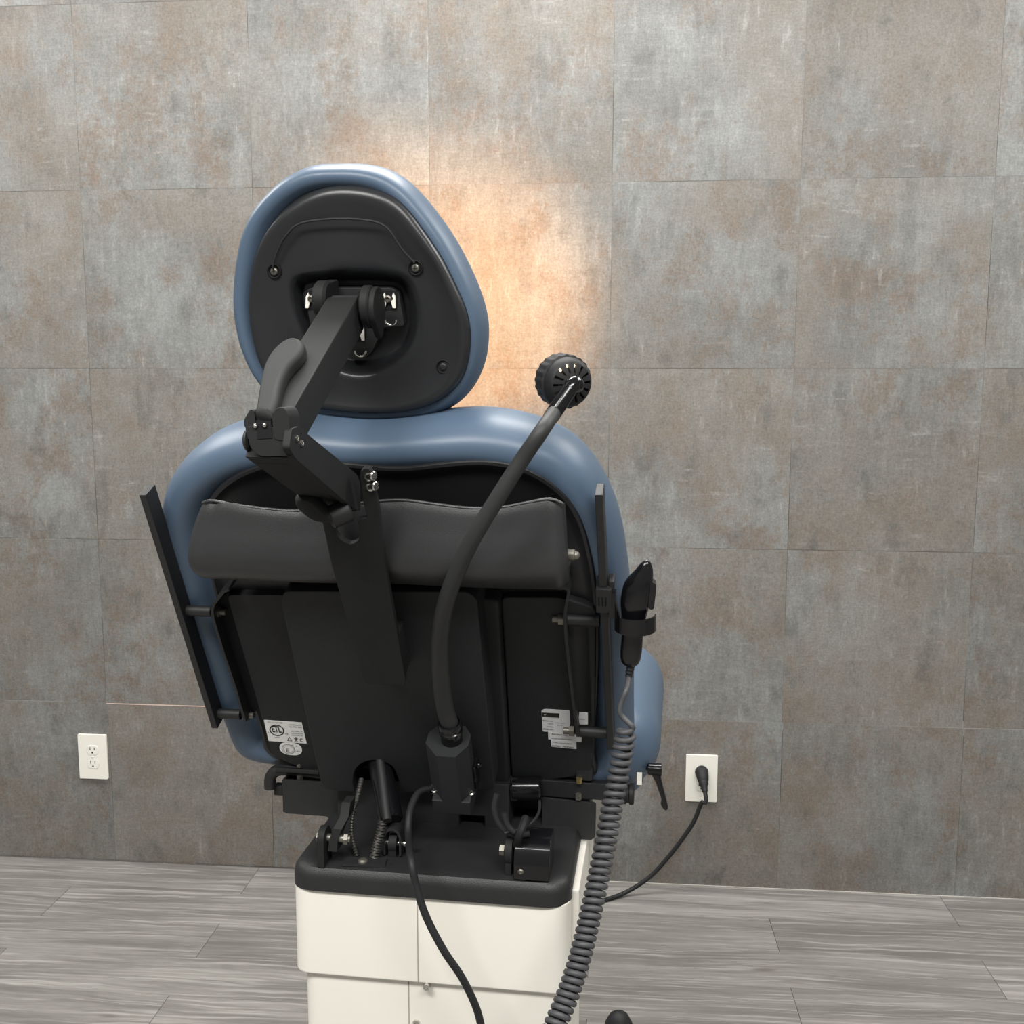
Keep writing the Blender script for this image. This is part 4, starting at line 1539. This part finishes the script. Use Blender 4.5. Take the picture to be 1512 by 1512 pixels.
b.out('lamp_bulb_and_glints', M_BULB, hd, label='glowing bulb with added glint beads behind the slots')
el = [n2 - nd * 0.004, n2 + nd * 0.006, n2 + nd * 0.010 + (hb_ - n2) * 0.2, hb_ - hax * 0.012, hb_ - hax * 0.001]
b = B()
b.tube(smooth_loop(el, 24, closed=False), 0.0074, 18)
b.ball(n2 + nd * 0.006 + (hb_ - n2) * 0.1, 0.0086, 10)
b.out('head_elbow', M_GLOSS, lampo)
sl_ = bpy.data.lights.new('exam_lamp_beam', 'SPOT')
sl_.energy = 310
sl_.color = (1.0, 0.50, 0.17)
sl_.spot_size = math.radians(36)
sl_.spot_blend = 1.0
sl_.shadow_soft_size = 0.02
slo = bpy.data.objects.new('exam_lamp_beam', sl_)
COL.objects.link(slo)
slo.location = hb_ + hax * 0.040
slo.rotation_euler = (-(WALLP - slo.location)).to_track_quat('Z', 'Y').to_euler()
# lamp lead
c0 = LB.pt(xl, LB.px(632, 1163, 0.02)[1], 0.018)
cd = depth_of(c0)
lead = [c0 + LB.u * 0.004, at(622, 1168, cd - 0.01), at(611, 1182, cd - 0.025), at(604, 1205, cd - 0.045), at(603, 1235, cd - 0.065), at(607, 1270, 1.20), at(615, 1310, 1.195), at(630, 1355, 1.195), at(655, 1403, 1.195), at(680, 1440, 1.20), at(697, 1473, 1.205), at(707, 1500, 1.21), at(712, 1530, 1.215), at(714, 1590, 1.225)]
e_ = lead[-1]
lead += [Vector((e_.x - 0.01, e_.y - 0.005, e_.z - 0.12)), Vector((e_.x - 0.02, e_.y - 0.03, 0.19)), Vector((e_.x - 0.04, e_.y - 0.1, 0.10)), Vector((e_.x - 0.06, e_.y - 0.19, 0.03)), Vector((e_.x - 0.05, e_.y - 0.26, 0.0048)), Vector((e_.x + 0.08, e_.y - 0.34, 0.0048))]
b = B()
b.tube(lead, 0.0046, 12, smooth=200)
b.out('lamp_lead', M_RUB, lampo)
b = B()
b.lathe(c0 - LB.u * 0.006, LB.u, [(0.0055, 0), (0.0065, 0.001), (0.0065, 0.007)], 14)
b.out('lead_grommet', M_CHROME, lampo)
sw = LB.pt(xr, LB.px(703, 1140, 0.02)[1], 0.018)
b = B()
b.box(Frame(sw, LB.u, LB.v), -0.001, 0.004, -0.022, 0.016, -0.010, 0.010, 0.001)
b.ball(sw + LB.u * 0.006 + LB.v * 0.010, 0.004, 6)
b.out('lamp_switch', M_GLOSS, lampo)

# ------------------------------------------------------------------ hand control with its coiled cord
hand = thing('hand_control', 'glossy black hand control hanging in the holder on the right rail', 'hand control', hc0)
body = smooth_loop([(956, 826.5, 1), (954, 831, 7), (951, 842, 13), (943, 860, 20.5), (938.5, 886, 22), (936, 910, 18.5), (934, 935, 16), (932, 960, 16), (931, 974, 14.5), (931, 981, 10.5), (931, 984.5, 3)], 60, closed=False)
kpm = depth_of(hc0) / FPX
rings = []
for i, p in enumerate(body):
    c_ = HCF.at(p.x, p.y, 0.0)
    q0_, q1_ = body[max(i - 1, 0)], body[min(i + 1, 59)]
    hw_ = max(0.5, p.z) * kpm
    rings.append([c_ + HCF.u * (hw_ * math.cos(t)) + HCF.w * (hw_ * 0.82 * math.sin(t)) for t in [2 * math.pi * k / 32 for k in range(32)]])
b = B()
b.ring_loft(rings)
b.out('control_body', M_GLOSS, hand, 60)
b = B()
b.prism(HCF, round_poly(HCF.outline([(960, 856), (967, 858), (969.5, 864), (966, 896), (962, 898), (957, 895)], 0.0), 0.002, 3), -0.007, 0.007, 0.002)
b.out('trigger_button', M_GLOSS, hand)
sr0, sr1 = HCF.at(932, 980, 0.0), HCF.at(928, 1000, 0.0)
b = B()
L_ = (sr1 - sr0).length
b.lathe(sr0, sr1 - sr0, [(0.0055, 0)] + [(0.0052 - 0.0012 * k / 8 + (0.0004 if k % 2 else -0.0004), L_ * k / 8) for k in range(1, 9)], 16)
b.out('strain_relief', M_RUB, hand)
hdp = depth_of(hc0)
cpath = [at(920, 1056, hdp), at(929, 1063, hdp), at(924, 1075, hdp), at(921, 1100, hdp + 0.002), at(914, 1140, hdp), at(905, 1185, hdp - 0.008), at(896, 1235, hdp - 0.02), at(885, 1290, hdp - 0.035), at(872, 1350, hdp - 0.052), at(856, 1415, hdp - 0.07), at(838, 1470, hdp - 0.085), at(817, 1520, hdp - 0.10), at(795, 1570, hdp - 0.11), at(772, 1620, hdp - 0.115)]
axis = smooth_loop(cpath[2:], 400, closed=False)
Lc = [0]
for i in range(1, 400):
    Lc.append(Lc[-1] + (axis[i] - axis[i - 1]).length)
pts = []
ph = 0.0
s_ = 0.0
up = None
STEP = 20


def ax_at(s):
    s = max(0, min(Lc[-1] - 1e-6, s))
    lo_, hi_ = 0, 399
    while hi_ - lo_ > 1:
        md_ = (lo_ + hi_) // 2
        if Lc[md_] <= s:
            lo_ = md_
        else:
            hi_ = md_
    f_ = (s - Lc[lo_]) / max(1e-9, Lc[hi_] - Lc[lo_])
    return axis[lo_].lerp(axis[hi_], f_), (axis[min(399, hi_ + 2)] - axis[max(0, lo_ - 2)]).normalized()


while s_ < Lc[-1]:
    p_, t_ = ax_at(s_)
    if up is None:
        up = (CR - t_ * CR.dot(t_)).normalized()
    up = (up - t_ * up.dot(t_)).normalized()
    sd_ = t_.cross(up)
    rr3 = 0.0098 * min(1.0, 0.75 + s_ / 0.04)
    pts.append(p_ + (up * math.cos(ph) + sd_ * math.sin(ph)) * rr3)
    ph += 2 * math.pi / STEP
    f_ = s_ / Lc[-1]
    s_ += (0.0098 - 0.0022 * min(1, f_ * 1.6)) / STEP
lead2 = smooth_loop([sr1, at(925, 1018, hdp), at(918, 1036, hdp), at(915, 1050, hdp), at(920, 1059, hdp), pts[0] + Vector((0, -0.004, 0.004)), pts[0]], 40, closed=False)
b = B()
b.tube(lead2[:-1] + pts, 0.0034, 8)
b.out('coiled_cord', M_COIL, hand, 80)
ce = pts[-1]
b = B()
b.tube([ce, ce + Vector((-0.01, 0.01, -0.05)), ce + Vector((-0.02, 0.02, -0.12)), BF.pt(0.085, -CD / 2 - 0.03, 0.20), BF.pt(0.080, -CD / 2 + 0.009, 0.195)], 0.0034, 8, smooth=30)
b.out('cord_tail', M_COIL, hand)

# ------------------------------------------------------------------ wall outlets
def outlet(cx_, cz_, label, plugged):
    o = thing('wall_outlet', label, 'outlet', (cx_, 0.0, cz_), 'duplex wall outlets')
    f = Frame((cx_, 0, cz_), (1, 0, 0), (0, 0, 1))
    q = B()
    q.prism(f, round_poly([(-0.0412, -0.0640), (0.0412, -0.0640), (0.0412, 0.0640), (-0.0412, 0.0640)], 0.003, 3), 0.0, 0.0058, 0.0022)
    q.out('cover_plate', M_WHITE, o)
    for dz in (0.0195, -0.0195):
        q = B()
        r = 0.0172
        out_ = []
        for k in range(40):
            t = 2 * math.pi * k / 40
            out_.append((r * math.cos(t), dz + max(-0.0142, min(0.0142, r * math.sin(t)))))
        gq = B()
        gq.prism(f, [(x * 1.05, dz + (z - dz) * 1.06) for x, z in out_], 0.004, 0.0059)
        gq.out('receptacle_gap', M_LABEL2, o)
        q.prism(f, out_, 0.004, 0.0066, 0.0006)
        rc_ = q.out('receptacle', M_WHITE, o)
        if plugged and dz > 0:
            continue
        q = B()
        q.box(f, -0.0072, -0.0052, dz - 0.001, dz + 0.0085, 0.0058, 0.0068)
        q.box(f, 0.0052, 0.0070, dz + 0.0, dz + 0.0080, 0.0058, 0.0068)
        q.lathe(f.pt(0, dz - 0.0075, 0.0058), f.w, [(0.0025, 0), (0.0025, 0.001)], 14)
        q.out('socket_slot', M_SLOT, rc_)
    q = B()
    q.lathe(f.pt(0, 0, 0.004), f.w, [(0.0032, 0), (0.0032, 0.0022), (0.0022, 0.003)], 14)
    q.out('plate_screw', M_LABEL, o)
    return o


outlet(-0.0445, 0.305, 'white duplex wall outlet with both sockets empty, left of the chair', False)
outlet(1.6265, 0.3025, 'white duplex wall outlet with a black plug in it, right of the chair', True)

# ------------------------------------------------------------------ power cord
pc = Vector((1.626, -0.0067, 0.322))
cord = thing('power_cord', 'black power cord and plug hanging from the right wall outlet to the floor', 'cord', pc)
b = B()
pd = Vector((0.10, -0.72, -0.68)).normalized()
b.lathe(pc + Vector((0, 0.0002, 0.0)), Vector((0, -1, 0)), [(0.0165, 0.0), (0.0175, 0.002), (0.0175, 0.010), (0.016, 0.014), (0.013, 0.018)], 28)
b.lathe(pc + Vector((0, -0.008, 0.001)), pd, [(0.0165, 0.0), (0.0160, 0.012), (0.0140, 0.024), (0.0125, 0.026), (0.0125, 0.034), (0.0085, 0.040), (0.0075, 0.052), (0.006, 0.056)], 24)
b.out('plug', M_RUB, cord)
pe = pc + Vector((0, -0.008, 0.001)) + pd * 0.054
WP = lambda x, y, d: px(x, y, Vector((0, 1, 0)), Vector((0, -d, 0)))
FP = lambda x, y, z=0.0055: px(x, y, ZV, Vector((0, 0, z)))
cp_ = [pe, pe + pd * 0.02 + Vector((0, 0, -0.01)), WP(1036, 1185, 0.062), WP(1025, 1212, 0.06), WP(1006, 1241, 0.058), WP(983, 1270, 0.058), WP(958, 1296, 0.062), WP(925, 1317, 0.075), FP(890, 1330), FP(850, 1341), FP(790, 1360), FP(740, 1385), FP(720, 1420), Vector((1.10, -0.60, 0.0055)), Vector((1.10, -0.80, 0.0055)), Vector((1.10, BO.y + 0.365, 0.012))]
b = B()
b.tube(cp_, 0.0055, 12, smooth=140)
b.out('cable', M_RUB, cord)

# ------------------------------------------------------------------ foot pedal, its rounded top just in the frame
fp = px(913, 1560, ZV, Vector((0, 0, 0.0)))
pedal = thing('foot_pedal', 'black domed foot pedal on the floor at the bottom edge beside the base', 'foot pedal', (fp.x, fp.y, 0))
ptop = px(913, 1494, Vector((0, 1, 0)), Vector((0, fp.y, 0)))
hP = ptop.z
rP = 24 * depth_of(ptop) / FPX
b = B()
b.lathe((fp.x, fp.y, 0), ZV, [(rP * 1.25, 0.0), (rP * 1.3, 0.004), (rP * 1.25, 0.014), (rP * 1.05, 0.018)], 36)
b.out('pedal_base', M_RUB, pedal)
b = B()
b.lathe((fp.x, fp.y, 0.016), ZV, [(rP, 0.0), (rP, (hP - 0.016) * 0.25), (rP * 0.95, (hP - 0.016) * 0.5), (rP * 0.82, (hP - 0.016) * 0.72), (rP * 0.58, (hP - 0.016) * 0.90), (rP * 0.3, (hP - 0.016) * 0.98), (0.0, hP - 0.016)], 36)
b.out('pedal_dome', M_RUB, pedal, 60)
